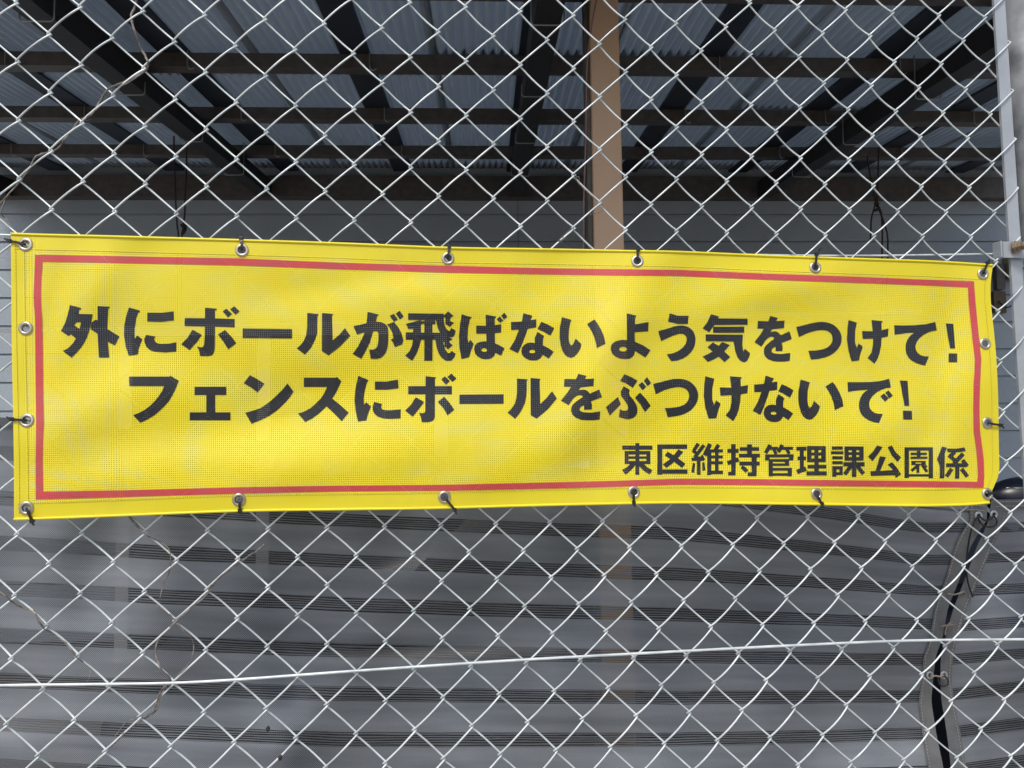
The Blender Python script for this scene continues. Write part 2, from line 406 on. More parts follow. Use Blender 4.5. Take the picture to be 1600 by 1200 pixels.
rope_loop([[(1355, 245), (1358, 265), (1365, 300), (1368, 318), (1362, 340), (1360, 375)], [(1373, 232), (1372, 280), (1371, 318), (1378, 340), (1378, 420), (1377, 500)], [(1371, 320), (1380, 345), (1387, 370), (1387, 410), (1384, 500)]], (1370, 322), 3.3,
          'dark rope in a frayed loop hanging from the right beam above the banner')
pole = MB(); pole.tube([hp(-160, 521, 3.25), hp(300, 509.5, 3.25), hp(800, 500, 3.27), hp(1440, 487, 3.3)], .0085, 10)
tag(pole.build('laundry_pole', M['alu'], None, True), 'long pale metal laundry pole hung level behind the yellow banner', 'pole')

# ------------------------------------------------------------------ things on the right end of the wall
bx, bzz = uh(1577, 418, WD - .03)
t = thing('junction_box', 'beige wall box with a round cap beside the galvanised fence bar', 'wall box', H(bx, WD - .02, bzz))
mb = MB(); mb.hbox(bx - .028, bx + .03, WD - .085, WD - .019, bzz - .045, bzz + .055); mb.build('body', M['beige'], t)
mb = MB(); c = H(bx, WD - .055, bzz - .062); mb.tube([c + Vector((0, 0, .016)), c, c - Vector((0, 0, .014)), c - Vector((0, 0, .02))], [.03, .031, .026, .008], 14); mb.build('cap', M['beige'], t, True)
bx2, bz2 = uh(1559, 472, WD - .02)
mb = MB(); mb.hbox(bx2 - .034, bx2 + .034, WD - .04, WD - .018, bz2 - .062, bz2 + .058)
tag(mb.build('wall_plate', M['plate']), 'small brown square plate on the siding under the beige wall box', 'plate')
string_thing('cable', [(1578, 438), (1583, 450), (1583, 468), (1580, 478), (1572, 480), (1565, 475), (1560, 470)], WD - .05, .004, M['black'],
             'black cable looping between the beige wall box and the brown plate', 'cable')
bx3, _ = uh(1561, 430, WD - .03)
mb = MB(); mb.tube([H(bx3, WD - .04, .1), H(bx3, WD - .04, bz2 + .065)], .001, 4)
dp = MB(); dp.hbox(bx3 - .026, bx3 + .02, WD - .05, WD - .019, bz2 + .066, CAMZ + .86)  # narrow dark brown strip above the plate
tag(dp.build('wall_dark_strip', M['brown']), 'short dark strip on the siding above the brown plate', 'duct')

# ------------------------------------------------------------------ the parked car behind the nets (nose to the right)
car = thing('parked_car', 'dark blue car parked sideways under the carport behind the grey nets', 'car', H(1.0, 2.9, .06))
CD0, CD1 = 2.12, 3.62                                         # near and far side
mid, hw = (CD0 + CD1) / 2, (CD1 - CD0) / 2
def carloft(stations, name, m, parent, smooth=True):
    V = []; F = []; n = len(stations[0][1])
    for x, prof in stations:
        full = [(-f, z) for f, z in prof] + [(f, z) for f, z in reversed(prof)]
        V += [H(x, mid + f * hw, z) for f, z in full]
    L = 2 * n
    for i in range(len(stations) - 1):
        for k in range(L):
            a = i * L + k; b = i * L + (k + 1) % L
            F.append((a, b, b + L, a + L))
    F.append(tuple(range(L))); F.append(tuple((len(stations) - 1) * L + k for k in reversed(range(L))))
    return link(name, mesh(name, V, F, smooth), parent, m)
def lower(top, sill=.28, wf=1.0, crown=.02): return [(.90 * wf, sill), (1.0 * wf, sill + .12), (1.0 * wf, top - .16), (.965 * wf, top - .03), (.86 * wf, top), (.4 * wf, top + crown)]
carloft([(-1.08, lower(.70, .34, .88)), (-1.0, lower(.82, .28, .95)), (-.7, lower(.90, .25)), (.5, lower(.95, .24)), (1.6, lower(1.0, .24)), (2.3, lower(.95, .24)), (2.75, lower(.86, .26, .96)), (2.9, lower(.72, .34, .86))], 'body', M['carpaint'], car)
ZT = [(-.74, .94), (-.1, 1.28), (.2, 1.46), (.5, 1.59), (.85, 1.64), (1.05, 1.60), (1.30, 1.38), (1.72, 1.04)]
def cab(x, zb, zt): return [(.955, zb), (.93, zb + (zt - zb) * .3), (.86, zb + (zt - zb) * .7), (.79, zt - .035), (.70, zt - .008), (.35, zt + .012)]
carloft([(x, cab(x, .88, z)) for x, z in ZT], 'cabin', M['carpaint'], car)
def side_pt(x, z):
    zt = interp(ZT, x); q = (z - .88) / max(zt - .88, .05)
    f = interp([(0, .955), (.3, .93), (.7, .86), (.93, .79), (1, .7)], q)
    return H(x, mid - f * hw - .006, z)
def side_pane(poly):
    a, b, c_, d_ = poly; N = 6; V = []; F = []
    for i in range(N + 1):
        for k in range(N + 1):
            u, v = i / N, k / N
            V.append(side_pt((a[0] * (1 - u) + b[0] * u) * (1 - v) + (d_[0] * (1 - u) + c_[0] * u) * v, (a[1] * (1 - u) + b[1] * u) * (1 - v) + (d_[1] * (1 - u) + c_[1] * u) * v))
    for i in range(N):
        for k in range(N): F.append((i * (N + 1) + k, (i + 1) * (N + 1) + k, (i + 1) * (N + 1) + k + 1, i * (N + 1) + k + 1))
    return link('side_window', mesh('side_window', V, F, True), car, M['glass'])
side_pane([(-.30, 1.0), (.12, 1.0), (.12, 1.36), (.02, 1.30)])
side_pane([(.18, 1.0), (.72, 1.0), (.72, 1.55), (.40, 1.49)])
side_pane([(.78, 1.0), (1.42, 1.04), (1.16, 1.44), (.80, 1.56)])
def slope_pane(name, x0, z0, x1, z1, off):
    V = []; F = []
    for i in range(7):
        u = i / 6
        for k in range(-4, 5):
            q = k / 4; V.append(H(x0 + (x1 - x0) * u + off, mid + q * hw * (.80 - .10 * u), z0 + (z1 - z0) * u + .026 - .02 * q * q))
    for i in range(6):
        for k in range(8): F.append((i * 9 + k, i * 9 + k + 1, (i + 1) * 9 + k + 1, (i + 1) * 9 + k))
    link(name, mesh(name, V, F, True), car, M['glass'])
slope_pane('windscreen', 1.68, 1.07, 1.10, 1.56, .012); slope_pane('rear_window', -.62, 1.0, .10, 1.40, -.012)
for wx in (-.42, 2.12):
    for dd in (CD0 + .07, CD1 - .07):
        ty = MB(); ty.ring(H(wx, dd, .06 + .275), HD, .215, .062, 28, 10, 1.25); o = ty.build('wheel', M['rubber'], car, True)
        rm = MB(); rm.tube([H(wx, dd - .05, .335), H(wx, dd + .05, .335)], .175, 20); rm.build('rim', M['chrome'], o, False)
mb = MB(); mb.tube([H(2.84, CD0 + .12, .74), H(2.76, CD0 + .06, .77), H(2.55, CD0 + .01, .80)], [.03, .06, .02], 10); mb.build('headlight', M['chrome'], car, True)
mb = MB(); mb.tube([H(-1.02, CD0 + .12, .80), H(-.98, CD0 + .05, .82), H(-.8, CD0 + .0, .84)], [.03, .05, .015], 10); mb.build('tail_lamp', M['hook'], car, True)
for x in (.28, .86):
    mb = MB(); mb.tube([H(x, CD0 - .012, .86), H(x + .04, CD0 - .03, .86), H(x + .14, CD0 - .03, .86), H(x + .18, CD0 - .012, .86)], .011, 8); mb.build('door_handle', M['carpaint'], car, True)
# door mirror standing up from the front corner of the door
mc = H(1.455, CD0 - .11, 1.292); bm = bmesh.new()
bmesh.ops.create_icosphere(bm, subdivisions=4, radius=1)
for v in bm.verts:
    a, b, c = v.co; t_ = .13 * a; k_ = .058 * c * (1 - .10 * a); e_ = .062 * b * (1 if b < 0 else .75)
    v.co = mc + HL * t_ + HD * e_ + Vector((0, 0, k_ if c > -.5 else -.029 + (k_ + .029) * .35))
me = bpy.data.meshes.new('door_mirror'); bm.to_mesh(me); bm.free(); me.polygons.foreach_set('use_smooth', [True] * len(me.polygons))
mir = link('door_mirror', me, car, M['carpaint'])
mb = MB(); P = []
for k_ in range(9):
    q = -.74 + 1.4 * k_ / 8
    y_ = -math.sqrt(max(.05, .72 - q * q * .9)) * .062 - .002
    P.append((mc + HL * (.125 * q) + HD * y_ * .96, q))
V = []; F = []
for p, q in P: V += [p + Vector((0, 0, .018)) - HD * .006, p + Vector((0, 0, .032))]
for k_ in range(8): F.append((2 * k_, 2 * k_ + 2, 2 * k_ + 3, 2 * k_ + 1))
o = link('reflection_strip', mesh('reflection_strip', V, F, True), mir, M['lens'])  # pale strip painting a reflection onto the glossy housing
mb = MB(); mb.tube([mc - Vector((0, 0, .05)), mc + HD * .05 - Vector((0, 0, .13)), H(1.42, CD0 + .03, 1.02)], [.022, .02, .03], 10); mb.build('mirror_arm', M['black'], car, True)

# ------------------------------------------------------------------ shade nets
TABL = [(0, [708, 778, 848, 918, 993, 1063, 1132, 1196]), (265, [728, 797, 864, 932, 1005, 1074, 1145, 1212]), (530, [748, 813, 876, 943, 1016, 1084, 1156, 1226]), (800, [762, 825, 888, 953, 1022, 1087, 1156, 1224]),
        (1055, [772, 834, 897, 960, 1026, 1090, 1156, 1222]), (1250, [796, 853, 908, 966, 1028, 1089, 1152, 1214]), (1440, [825, 875, 922, 974, 1030, 1088, 1146, 1206])]
TABR = [(1480, [828, 876, 924, 979, 1030, 1086, 1146, 1206]), (1620, [822, 868, 918, 970, 1019, 1070, 1128, 1186])]
def vof(tab, x, y):
    ys = [interp([(t[0], t[1][k]) for t in tab], x) for k in range(8)]
    return interp([(ys[k], float(k)) for k in range(8)], y)
NY = FY + .27
def net_depth(px, py, seed):
    s = math.sin
    w_ = .008 * s(px * .011 + seed) * s(py * .006 + 1.3 * seed) + .006 * s(px * .023 - py * .011 + seed * 2.1) + .004 * s(py * .03 + px * .004)
    w_ += .012 * math.exp(-((px - 1330 + (py - 900) * .25) / 60) ** 2) - .010 * math.exp(-((px - 640 - (py - 900) * -.7) / 45) ** 2)
    w_ += .006 * s(px * .017 + py * .019 + seed) + .005 * s(px * .041 + 1.7 * s(py * .008))
    return NY + 1.5 * w_
EDGL = [(760, 1543), (812, 1542), (835, 1526), (855, 1516), (908, 1498), (950, 1481), (967, 1478), (1000, 1472), (1025, 1462), (1062, 1458), (1096, 1455), (1117, 1458), (1158, 1465), (1200, 1474), (1300, 1490), (1900, 1500)]
EDGR = [(760, 1551), (790, 1548), (812, 1545), (835, 1535.5), (855, 1526), (908, 1506.5), (950, 1490), (967, 1485), (1000, 1476.5), (1025, 1470), (1062, 1469), (1096, 1471), (1117, 1475), (1158, 1481), (1200, 1486), (1300, 1500), (1900, 1512)]
def topL(x): return interp([(-200, 635), (0, 652), (800, 722), (1545, 788)], x)
def topR(x): return interp([(1540, 781), (1800, 776)], x)
def net(left, seed, label):
    tab = TABL if left else TABR
    V = []; UV = []; F = []; NX, NYY = (150, 110) if left else (40, 110)
    for j in range(NYY + 1):
        tj = j / NYY
        for i in range(NX + 1):
            u = i / NX
            def xy(yy):
                return (-420 + (interp(EDGL, yy) + 420) * u) if left else (interp(EDGR, yy) + (2000 - interp(EDGR, yy)) * u)
            x = xy(900); yt = topL(x) if left else topR(x); y = yt + (1690 - yt) * tj
            x = xy(y); yt = topL(x) if left else topR(x); y = yt + (1690 - yt) * tj
            p = onY(x, y, net_depth(x, y, seed)); V.append(p); UV.append((p.x, vof(tab, min(max(x, 0), 1440) if left else x, y)))
    for j in range(NYY):
        for i in range(NX): F.append((j * (NX + 1) + i, j * (NX + 1) + i + 1, (j + 1) * (NX + 1) + i + 1, (j + 1) * (NX + 1) + i))
    t = thing('shade_net', label, 'shade net', onY(600 if left else 1700, 1690, NY), 'grey shade nets hung behind the fence')
    link('net_panel', mesh('net_panel', V, F, True, UV), t, M['net'])
    # folded hems: along the lacing edge and the top
    E = EDGL if left else EDGR; s = -1 if left else 1
    def strip(name, A, B, m):
        n = len(A); o = link(name, mesh(name, A + B, [(i, i + 1, n + i + 1, n + i) for i in range(n - 1)], True), t, m)
        return o
    ys = [(topL(1540) if left else topR(1550)) + k * 12 for k in range(75)]
    hw_ = lambda y: interp([(780, 28), (900, 22), (1060, 18), (1200, 24), (1700, 24)], y)
    A = [onY(interp(E, y), y, net_depth(interp(E, y), y, seed) - .0035) for y in ys]; B = [onY(interp(E, y) + s * hw_(y), y, net_depth(interp(E, y) + s * hw_(y), y, seed) - .0035) for y in ys]
    strip('side_hem', A, B, M['nethem'])
    xs = [-420 + k * 14 for k in range(141)] if left else [1551 + k * 14 for k in range(32)]
    xs = [x for x in xs if (x < 1542 if left else True)]
    tp = topL if left else topR
    A = [onY(x, tp(x), net_depth(x, tp(x), seed) - .0035) for x in xs]; B = [onY(x, tp(x) + 13, net_depth(x, tp(x) + 13, seed) - .0035) for x in xs]
    strip('top_hem', A, B, M['nethem'])
    # stitching: short thread segments
    mb = MB()
    y = 790.0
    while y < 1300:
        x = interp(E, y) + s * (hw_(y) - 3.5); x2 = interp(E, y + 3.2) + s * (hw_(y) - 3.5)
        mb.tube([onY(x, y, net_depth(x, y, seed) - .0052), onY(x2, y + 3.2, net_depth(x2, y + 3.2, seed) - .0052)], .0006, 4, False); y += 5.2
    for off in (3.5, 10.5):
        x = 1400.0 if left else 1556.0
        while x < (1536 if left else 1700):
            mb.tube([onY(x, tp(x) + off, net_depth(x, tp(x), seed) - .0052), onY(x + 3.4, tp(x + 3.4) + off, net_depth(x, tp(x), seed) - .0052)], .0006, 4, False); x += 5.0
    tag(mb.build('stitching', M['thread'], t), kind='stuff')
    return t
netL = net(True, .7, 'wide grey shade net with dark open bands under the banner, left of the gap')
netR = net(False, 2.2, 'narrow grey shade net at the right edge, right of the laced gap')
def grommet(px, py, parent, r=8.2):
    k = .00112; c = onY(px, py, min(net_depth(px, py, .7), net_depth(px, py, 2.2)) - .0075)
    mb = MB(); mb.ring(c, (0, 1, 0), r * .70 * k, r * .30 * k, 22, 8, .7)
    mb.build('grommet', M['galv'], parent, True)
    d = MB(); d.tube([c + Vector((0, .002, 0)), c + Vector((0, .006, 0))], r * .5 * k, 14); d.build('grommet_hole', M['black'], parent)
grommet(1529, 806, netL); grommet(1553, 804, netR); grommet(1453, 1055, netL, 7.5); grommet(1475, 1055, netR, 7.5)
def fstring(name, pts, Y, r, m, label, cat, group=None):
    P = catmull([onY(x, y, Y + .012 - NY - .008 + min(net_depth(x, y, .7), net_depth(x, y, 2.2)) + (dz or 0)) for x, y, *rest in pts for dz in [rest[0] if rest else 0]], 6)
    mb = MB(); mb.tube(P, r, 6); return tag(mb.build(name, m, None, True), label, cat, group)
fstring('lacing_rope', [(1553, 806, .004), (1557, 812, -.004), (1557, 819, -.006), (1551, 823, -.006), (1542, 823, -.006), (1533, 818, -.005), (1529, 810, -.004), (1531, 807, .0), (1537, 812, -.006), (1544, 813, -.006), (1551, 808, -.003), (1553, 804, .004)], NY - .016, .0019, M['black'],
        'black rope lacing the two nets through their top grommets under the banner corner', 'rope')
fstring('loose_rope', [(1529, 806, .004), (1524, 813, -.005), (1519, 824, -.006), (1514, 845, -.005), (1511, 870, -.004), (1510.5, 895, -.004), (1513, 912, -.004), (1520, 933, -.004)], NY - .018, .0018, M['black'],
        'loose tail of black rope hanging down over the gap between the nets', 'rope')
fstring('string_tie', [(1479, 928, .004), (1483, 928, -.003), (1491, 929, -.006), (1499, 927, -.005), (1505, 925, -.002), (1508, 926, .004)], NY - .012, .0016, M['string'],
        'upper beige string tie across the gap between the nets', 'string', 'beige strings tying the nets together')
fstring('string_tie', [(1469, 979, .003), (1473, 978, -.004), (1480, 977, -.006), (1488, 976, -.005), (1491, 975, 0), (1487, 972, -.004), (1481, 977, -.009), (1478, 984, -.006), (1477, 992, -.004)], NY - .012, .0016, M['string'],
        'beige string tie with a hanging end just above the lower fence wire', 'string', 'beige strings tying the nets together')
fstring('string_tie', [(1453, 1055, .006), (1456, 1057, -.005), (1462, 1056, -.006), (1468, 1057, -.006), (1474, 1055, -.004), (1475, 1055, .006)], NY - .016, .0018, M['string'],
        'beige string tie joining the two lower net grommets', 'string', 'beige strings tying the nets together')
fstring('string_tie', [(1476, 1056, .006), (1481, 1062, -.004), (1481, 1069, -.005), (1475, 1072, -.005), (1469, 1070, -.004), (1466, 1062, 0), (1467, 1057, .006)], NY - .017, .0017, M['rope'],
        'dark brown string loop hanging under the lower net grommets', 'string', 'beige strings tying the nets together')

# ------------------------------------------------------------------ chain-link fence
TERMS = [(0, 0), (0, 1), (0, 2), (0, 3), (0, 4), (1, 0), (1, 1), (1, 2), (1, 3), (2, 0), (2, 1), (2, 2), (3, 0), (3, 1), (4, 0)]
CX = [0.22492, -0.00313, 0.00999, 0.00337, -0.00409, 0.79171, -0.01656, 0.01713, 0.01013, -0.00201, 0.01147, -0.00604, 0.01702, 0.01347, 0.01]
CZ = [0.10322, -0.6138, 0.01274, -0.01247, -0.00902, -0.0035, 0.00469, -0.00186, 0.00278, 0.00398, -0.00711, -0.00756, 0.00175, -0.00685, 7e-05]
def _ev(c, u, v): return sum(a * u ** p * v ** q for a, (p, q) in zip(c, TERMS))
def knot(i, j):
    u, v = (i - 18) / 18, (j - 12) / 14
    uc, vc = min(max(u, -1.02), 1.03), min(max(v, -1.05), 1.05)
    x = _ev(CX, uc, vc) + (u - uc) * .80 ; z = _ev(CZ, uc, vc) - (v - vc) * .62
    return x, z
fence = thing('chain_link_fence', 'galvanised chain-link fence of pale diamond mesh with a round post at right', 'fence', (0, FY, 0))
WR = .0015
US = [0, .03, .075, .16, .3, .45, .6, .75, .87, .935, .975]
def strand(wi, j0, j1, jitter):
    P = []; rnd = random.Random(wi * 31 + 5)
    for j in range(j0, j1):
        # odd/even: knot (i, j) exists where i + j is even
        a = wi if (wi + j) % 2 == 0 else wi + 1; b = wi + 1 if a == wi else wi
        # going down from (a, j) to (b, j+1); '\' when moving right, '/' when moving left
        xa, za = knot(a, j); xb, zb = knot(b, j + 1)
        oa = -1 if a == wi else 1; ob = -oa
        ext = .0024
        xa += oa * ext; xb += ob * ext
        back = 1 if b > a else -1                             # '/' runs in front, '\' behind
        hgt = .0062 * (1 + rnd.uniform(-.15, .15)); dx = rnd.uniform(-.0007, .0007); dz = rnd.uniform(-.0008, .0008)
        for u in US:
            s = math.sin(math.pi * u); g = u + .0 * s
            e = min(u, 1 - u)
            # round the hook: x lags close to the bend
            xx = xa + (xb - xa) * (g if e > .16 else (g - (.5 - g) / abs(.5 - g + 1e-9) * .012 * (1 - e / .16)))
            P.append(Vector((xx + dx * s, FY + back * hgt * (s ** .55), CAMZ + za + (zb - za) * u + dz * s)))
    return P
J0, J1 = -7, 38
for wi in range(-8, 37):
    mb = MB()
    P = strand(wi, J0, J1, 0)
    if wi == 36:
        # last strand: its right bends wrap the flat bar, so push them outward
        P = [Vector((p.x, p.y, p.z)) for p in P]
    mb.tube(P, WR, 6); mb.build('mesh_wire', M['wire'], fence, True)
def wire(pts, Y, r, name='tension_wire', m='wire'):
    mb = MB(); mb.tube(catmull([onY(x, y, Y) for x, y in pts], 6), r, 8); return mb.build(name, M[m], fence, True)
wire([(-400, 350), (0, 367), (400, 380), (800, 391), (1200, 398.5), (1340, 399.6), (1450, 398.5), (1569, 396.5)], FY + .0105, .0019)
wire([(-400, 1080), (0, 1071), (160, 1069), (320, 1065), (560, 1048), (800, 1032), (1055, 1018), (1250, 1008), (1420, 1001), (1600, 999), (1750, 998)], FY - .0105, .0022)
# flat stretcher bar, woven through the last column
mb = MB(); P = []
L0, L1 = onY(1551.5, 0, FY), onY(1576.5, 390, FY); Lb = onY(1596.5, 696, FY)
def bar_x(z):
    return interp([(Lb.z - 1.2, Lb.x + .03), (Lb.z, Lb.x), (L1.z, L1.x), (L0.z, L0.x), (L0.z + .4, L0.x - .008)], z)
zs = [.05, .6, Lb.z, L1.z, (L0.z + L1.z) / 2, L0.z, L0.z + .35]
W_ = .0225
for z in zs:
    x = bar_x(z); P.append([Vector((x, FY - .0022, z)), Vector((x + W_, FY - .0022, z)), Vector((x + W_, FY + .0028, z)), Vector((x, FY + .0028, z))])
for a, b in zip(P, P[1:]): mb.add(a + b, [(0, 1, 5, 4), (1, 2, 6, 5), (2, 3, 7, 6), (3, 0, 4, 7)])
mb.add(P[0], [(3, 2, 1, 0)]); mb.add(P[-1], [(0, 1, 2, 3)])
mb.build('stretcher_bar', M['galv'], fence)
# round post
PR = .038; pY = FY + .025
pa, pb = onY(1569.5, 0, pY), onY(1593, 243, pY)
ax = (pa - pb) / (pa.z - pb.z)
off = Vector((PR, 0, 0))
mb = MB(); mb.tube([pb + ax * (0 - pb.z) + off, pb + ax * (1.2 - pb.z) + off, pb + ax * (2.6 - pb.z) + off], PR, 32); mb.build('post', M['postgalv'], fence, True)
# clamp: a band round the post with two tabs and a bolt
cc = onY(1580, 390, FY - .004); pc = pb + ax * (cc.z - pb.z) + off
mb = MB(); hz = .0145
N = 20; ring_i = []; V = []; F = []
for k in range(N + 1):
    a = math.radians(-200 + 220 * k / N)
    for rr in (PR + .0006, PR + .0034):
        for z in (-hz, hz): V.append(Vector((pc.x + rr * math.cos(a), pc.y + rr * math.sin(a), cc.z + z)))
for k in range(N):
    b = 4 * k
    F += [(b + 2, b + 6, b + 7, b + 3), (b, b + 1, b + 5, b + 4), (b + 1, b + 3, b + 7, b + 5), (b, b + 4, b + 6, b + 2)]
mb.add(V, F)
e0, e1 = onY(1566.5, 390, FY - .010), onY(1607, 391, FY - .010)
mb.box((e0 + e1) / 2, Vector(((e1.x - e0.x) / 2, 0, 0)), Vector((0, .0016, 0)), Vector((0, 0, hz)))
e2 = onY(1560, 389, FY + .006); mb.box(Vector((e0.x - .003, FY - .002, e0.z + .001)), Vector((.0016, 0, 0)), Vector((0, .0095, 0)), Vector((0, 0, hz)))
cl = mb.build('post_clamp', M['galv'], fence)
bm_ = bmesh.new(); bc = onY(1585, 387, FY - .012)
dirv = (Vector((.55, -1, .12))).normalized()
mb = MB(); mb.tube([bc, bc + dirv * .004, bc + dirv * .0042, bc + dirv * .012], [.0125, .0125, .0092, .0092], 6); mb.build('nut', M['rust'], cl)
mb = MB(); mb.tube([bc + dirv * .010, bc + dirv * .018, bc + dirv * .022, bc + dirv * .024], [.0062, .0062, .0052, .003], 12); mb.build('bolt', M['rust'], cl, True)

# ------------------------------------------------------------------ dry stems twined in the mesh
def vine(pts, r, label, twigs=()):
    t = thing('dry_vine', label, 'dry vine', onY(*pts[0], FY), 'dry stems twined in the fence')
    rnd = random.Random(int(sum(p[0] for p in pts)))
    def run(P, r0, r1, nm):
        C_ = catmull([onY(x, y, FY + .009 * math.sin(i * 1.9 + P[0][0]) - .001) for i, (x, y) in enumerate(P)], 6)
        C_ = [c + Vector((rnd.uniform(-1, 1), 0, rnd.uniform(-1, 1))) * .0005 for c in C_]
        n = len(C_); mb = MB(); mb.tube(C_, [r0 + (r1 - r0) * k / n + (.0006 if k % 14 == 0 else 0) for k in range(n)], 6); mb.build(nm, M['vine'], t, True)
    run(pts, r, r * .6, 'stem')
    for q in twigs: run(q, r * .6, r * .3, 'twig')
vine([(213, -20), (212, 8), (205, 26), (211, 50), (219, 72), (226, 86), (231, 98), (228, 110), (208, 122), (190, 130), (171, 138), (160, 152), (151, 168), (141, 180), (124, 189), (112, 205), (102, 216), (95, 227), (85, 235), (57, 244), (46, 264), (34, 280), (20, 296), (8, 310), (-6, 326)], .0019,
     'dry brown stem twisting down the mesh at the top left corner of the fence', [[(228, 110), (215, 120), (190, 135), (170, 148)], [(10, 308), (2, 332), (8, 340), (18, 348)]])
vine([(196, 800), (210, 815), (226, 834), (243, 843), (257, 851), (266, 865), (264, 895), (256, 910), (250, 935)], .0011,
     'thin dry stem just under the left part of the banner', [[(196, 800), (212, 822), (226, 833)]])
vine([(413, 852), (400, 862), (378, 876), (352, 895), (330, 915), (318, 934), (301, 948), (274, 972), (250, 996), (243, 1018), (252, 1045), (266, 1060), (255, 1075), (248, 1086), (240, 1110), (220, 1126), (200, 1140), (182, 1158), (165, 1172), (150, 1188), (140, 1204)], .0018,
     'long dry stem winding down through the mesh below the banner at left', [[(245, 948), (262, 957), (271, 966), (290, 990), (302, 1003), (299, 1030), (285, 1048), (268, 1062)], [(266, 1060), (250, 1090), (246, 1107), (236, 1118), (226, 1122)], [(222, 1122), (198, 1128), (180, 1150)], [(318, 934), (330, 920), (338, 905)]])
vine([(-10, 918), (8, 930), (22, 943), (40, 951), (53, 958), (66, 980), (84, 990), (103, 1005), (119, 1026), (132, 1036), (141, 1046), (140, 1058), (137, 1067)], .0012,
     'short dry stem along the wires at the lower left edge', [[(53, 953), (62, 970), (70, 982)]])
vine([(897, 272), (902, 284), (914, 296), (925, 306), (934, 314), (940, 316), (942, 326), (936, 332), (922, 335)], .0009,
     'wispy dry tendril curled in front of the tan post', [[(899, 278), (904, 276), (905, 284)]])
vine([(899, 352), (888, 362), (878, 371), (868, 383), (862, 394)], .0009, 'wispy dry tendril just above the banner left of the tan post', [[(897, 358), (884, 372), (876, 380)]])
for px, py, lb_ in ((418.5, 1139, 'upper of two tiny dark seed pods caught on the lower fence wires'), (437.5, 1184, 'lower of two tiny dark seed pods caught on the lower fence wires')):
    c = onY(px, py, FY - .009); mb = MB()
    mb.tube([c + Vector((.002, 0, .004)), c + Vector((.001, 0, .003)), c, c - Vector((0, 0, .003)), c - Vector((0, 0, .0042))], [.0006, .0024, .0034, .0022, .0006], 8)
    tag(mb.build('seed_pod', M['rope'], None, True), lb_, 'seed pod', 'seed pods on the fence')

# ------------------------------------------------------------------ the banner
TOP = [(17, 364.4), (60, 366), (180, 369), (370, 374.5), (530, 379.7), (700, 386.6), (850, 389), (975, 391.5), (1060, 393), (1200, 399), (1330, 403.5), (1460, 408), (1551.5, 413.7)]
BOT = [(22, 812), (100, 809.5), (189, 806), (371, 799), (540, 796.5), (680, 794.5), (810, 791), (940, 788), (1070, 786), (1270, 788.5), (1380, 790), (1450, 790.5), (1510, 789), (1546, 786)]
LEF = [(17, 364.4), (17.4, 430), (18, 500), (18.7, 560), (20.3, 637), (21.7, 723), (22, 812)]
RIG = [(1551.5, 413.7), (1548.2, 440), (1548, 468), (1550.6, 496), (1556, 550), (1559.6, 621), (1560.6, 692), (1561, 736), (1554, 758), (1547, 774), (1546, 786)]
def arc(P):
    L = [0]
    for a, b in zip(P, P[1:]): L.append(L[-1] + math.hypot(b[0] - a[0], b[1] - a[1]))
    return [l / L[-1] for l in L]
def along(P):
    A = arc(P); X = [(a, p[0]) for a, p in zip(A, P)]; Y = [(a, p[1]) for a, p in zip(A, P)]
    def f(t):
        # smooth through the traced points
        i = max(k for k in range(len(A) - 1) if A[k] <= t + 1e-9)
        p0, p1, p2, p3 = P[max(i - 1, 0)], P[i], P[i + 1], P[min(i + 2, len(P) - 1)]
        q = (t - A[i]) / (A[i + 1] - A[i])
        return tuple(.5 * (2 * b + (c - a) * q + (2 * a - 5 * b + 4 * c - d) * q * q + (3 * b - a - 3 * c + d) * q ** 3) for a, b, c, d in zip(p0, p1, p2, p3))
    return f
ft, fb, fl_, fr_ = along(TOP), along(BOT), along(LEF), along(RIG)
def coons(s, t):
    a, b, l, r = ft(s), fb(s), fl_(t), fr_(t)
    o = []
    for k in (0, 1):
        o.append((1 - t) * a[k] + t * b[k] + (1 - s) * l[k] + s * r[k] - ((1 - s) * (1 - t) * TOP[0][k] + s * (1 - t) * TOP[-1][k] + (1 - s) * t * BOT[0][k] + s * t * BOT[-1][k]))
    return o
FOLDS = [(150, 440, 60, 170, 40, 5), (290, 560, -15, 170, 50, -4), (130, 650, 25, 130, 45, 6), (420, 650, 20, 190, 55, -8), (560, 720, 8, 260, 45, 6), (250, 730, 14, 160, 38, 5),
         (860, 440, 35, 170, 45, -5), (985, 500, 62, 190, 42, 7), (925, 590, 70, 130, 40, 5), (1050, 640, 40, 170, 45, -5), (1200, 455, 12, 210, 36, 5), (1290, 560, -35, 190, 55, -5),
         (1400, 660, 30, 170, 50, 6), (700, 470, -12, 180, 40, 4), (690, 590, 15, 210, 55, -4), (1480, 520, 80, 130, 36, -6), (1470, 720, 60, 110, 34, 5), (60, 560, 88, 120, 26, -3), (60, 470, 80, 70, 22, 4), (560, 440, 10, 150, 30, -4), (820, 720, 25, 190, 45, 5), (1180, 720, -10, 160, 40, -4)]
_FO = [(cx_, cy_, math.cos(math.radians(-a)), math.sin(math.radians(-a)), L_, w2, h) for cx_, cy_, a, L_, w2, h in FOLDS]
def bdepth(px, py):
    h = 0
    for cx_, cy_, ca, sa, L_, w2, amp in _FO:
        dx, dy = px - cx_, py - cy_
        u, v = (dx * ca + dy * sa) / L_, (-dx * sa + dy * ca) / w2
        q = u * u + v * v
        if q < 12: h += amp * math.exp(-q)
    # scalloping of the edges between the ties
    h += 1.6 * math.sin(px * .0195 + .6) * math.exp(-((py - 395) / 30) ** 2) + 1.8 * math.sin(px * .0203 + 2) * math.exp(-((py - 785) / 34) ** 2)
    return FY - .0235 - max(-11.5, min(17, h * 1.35)) * .001
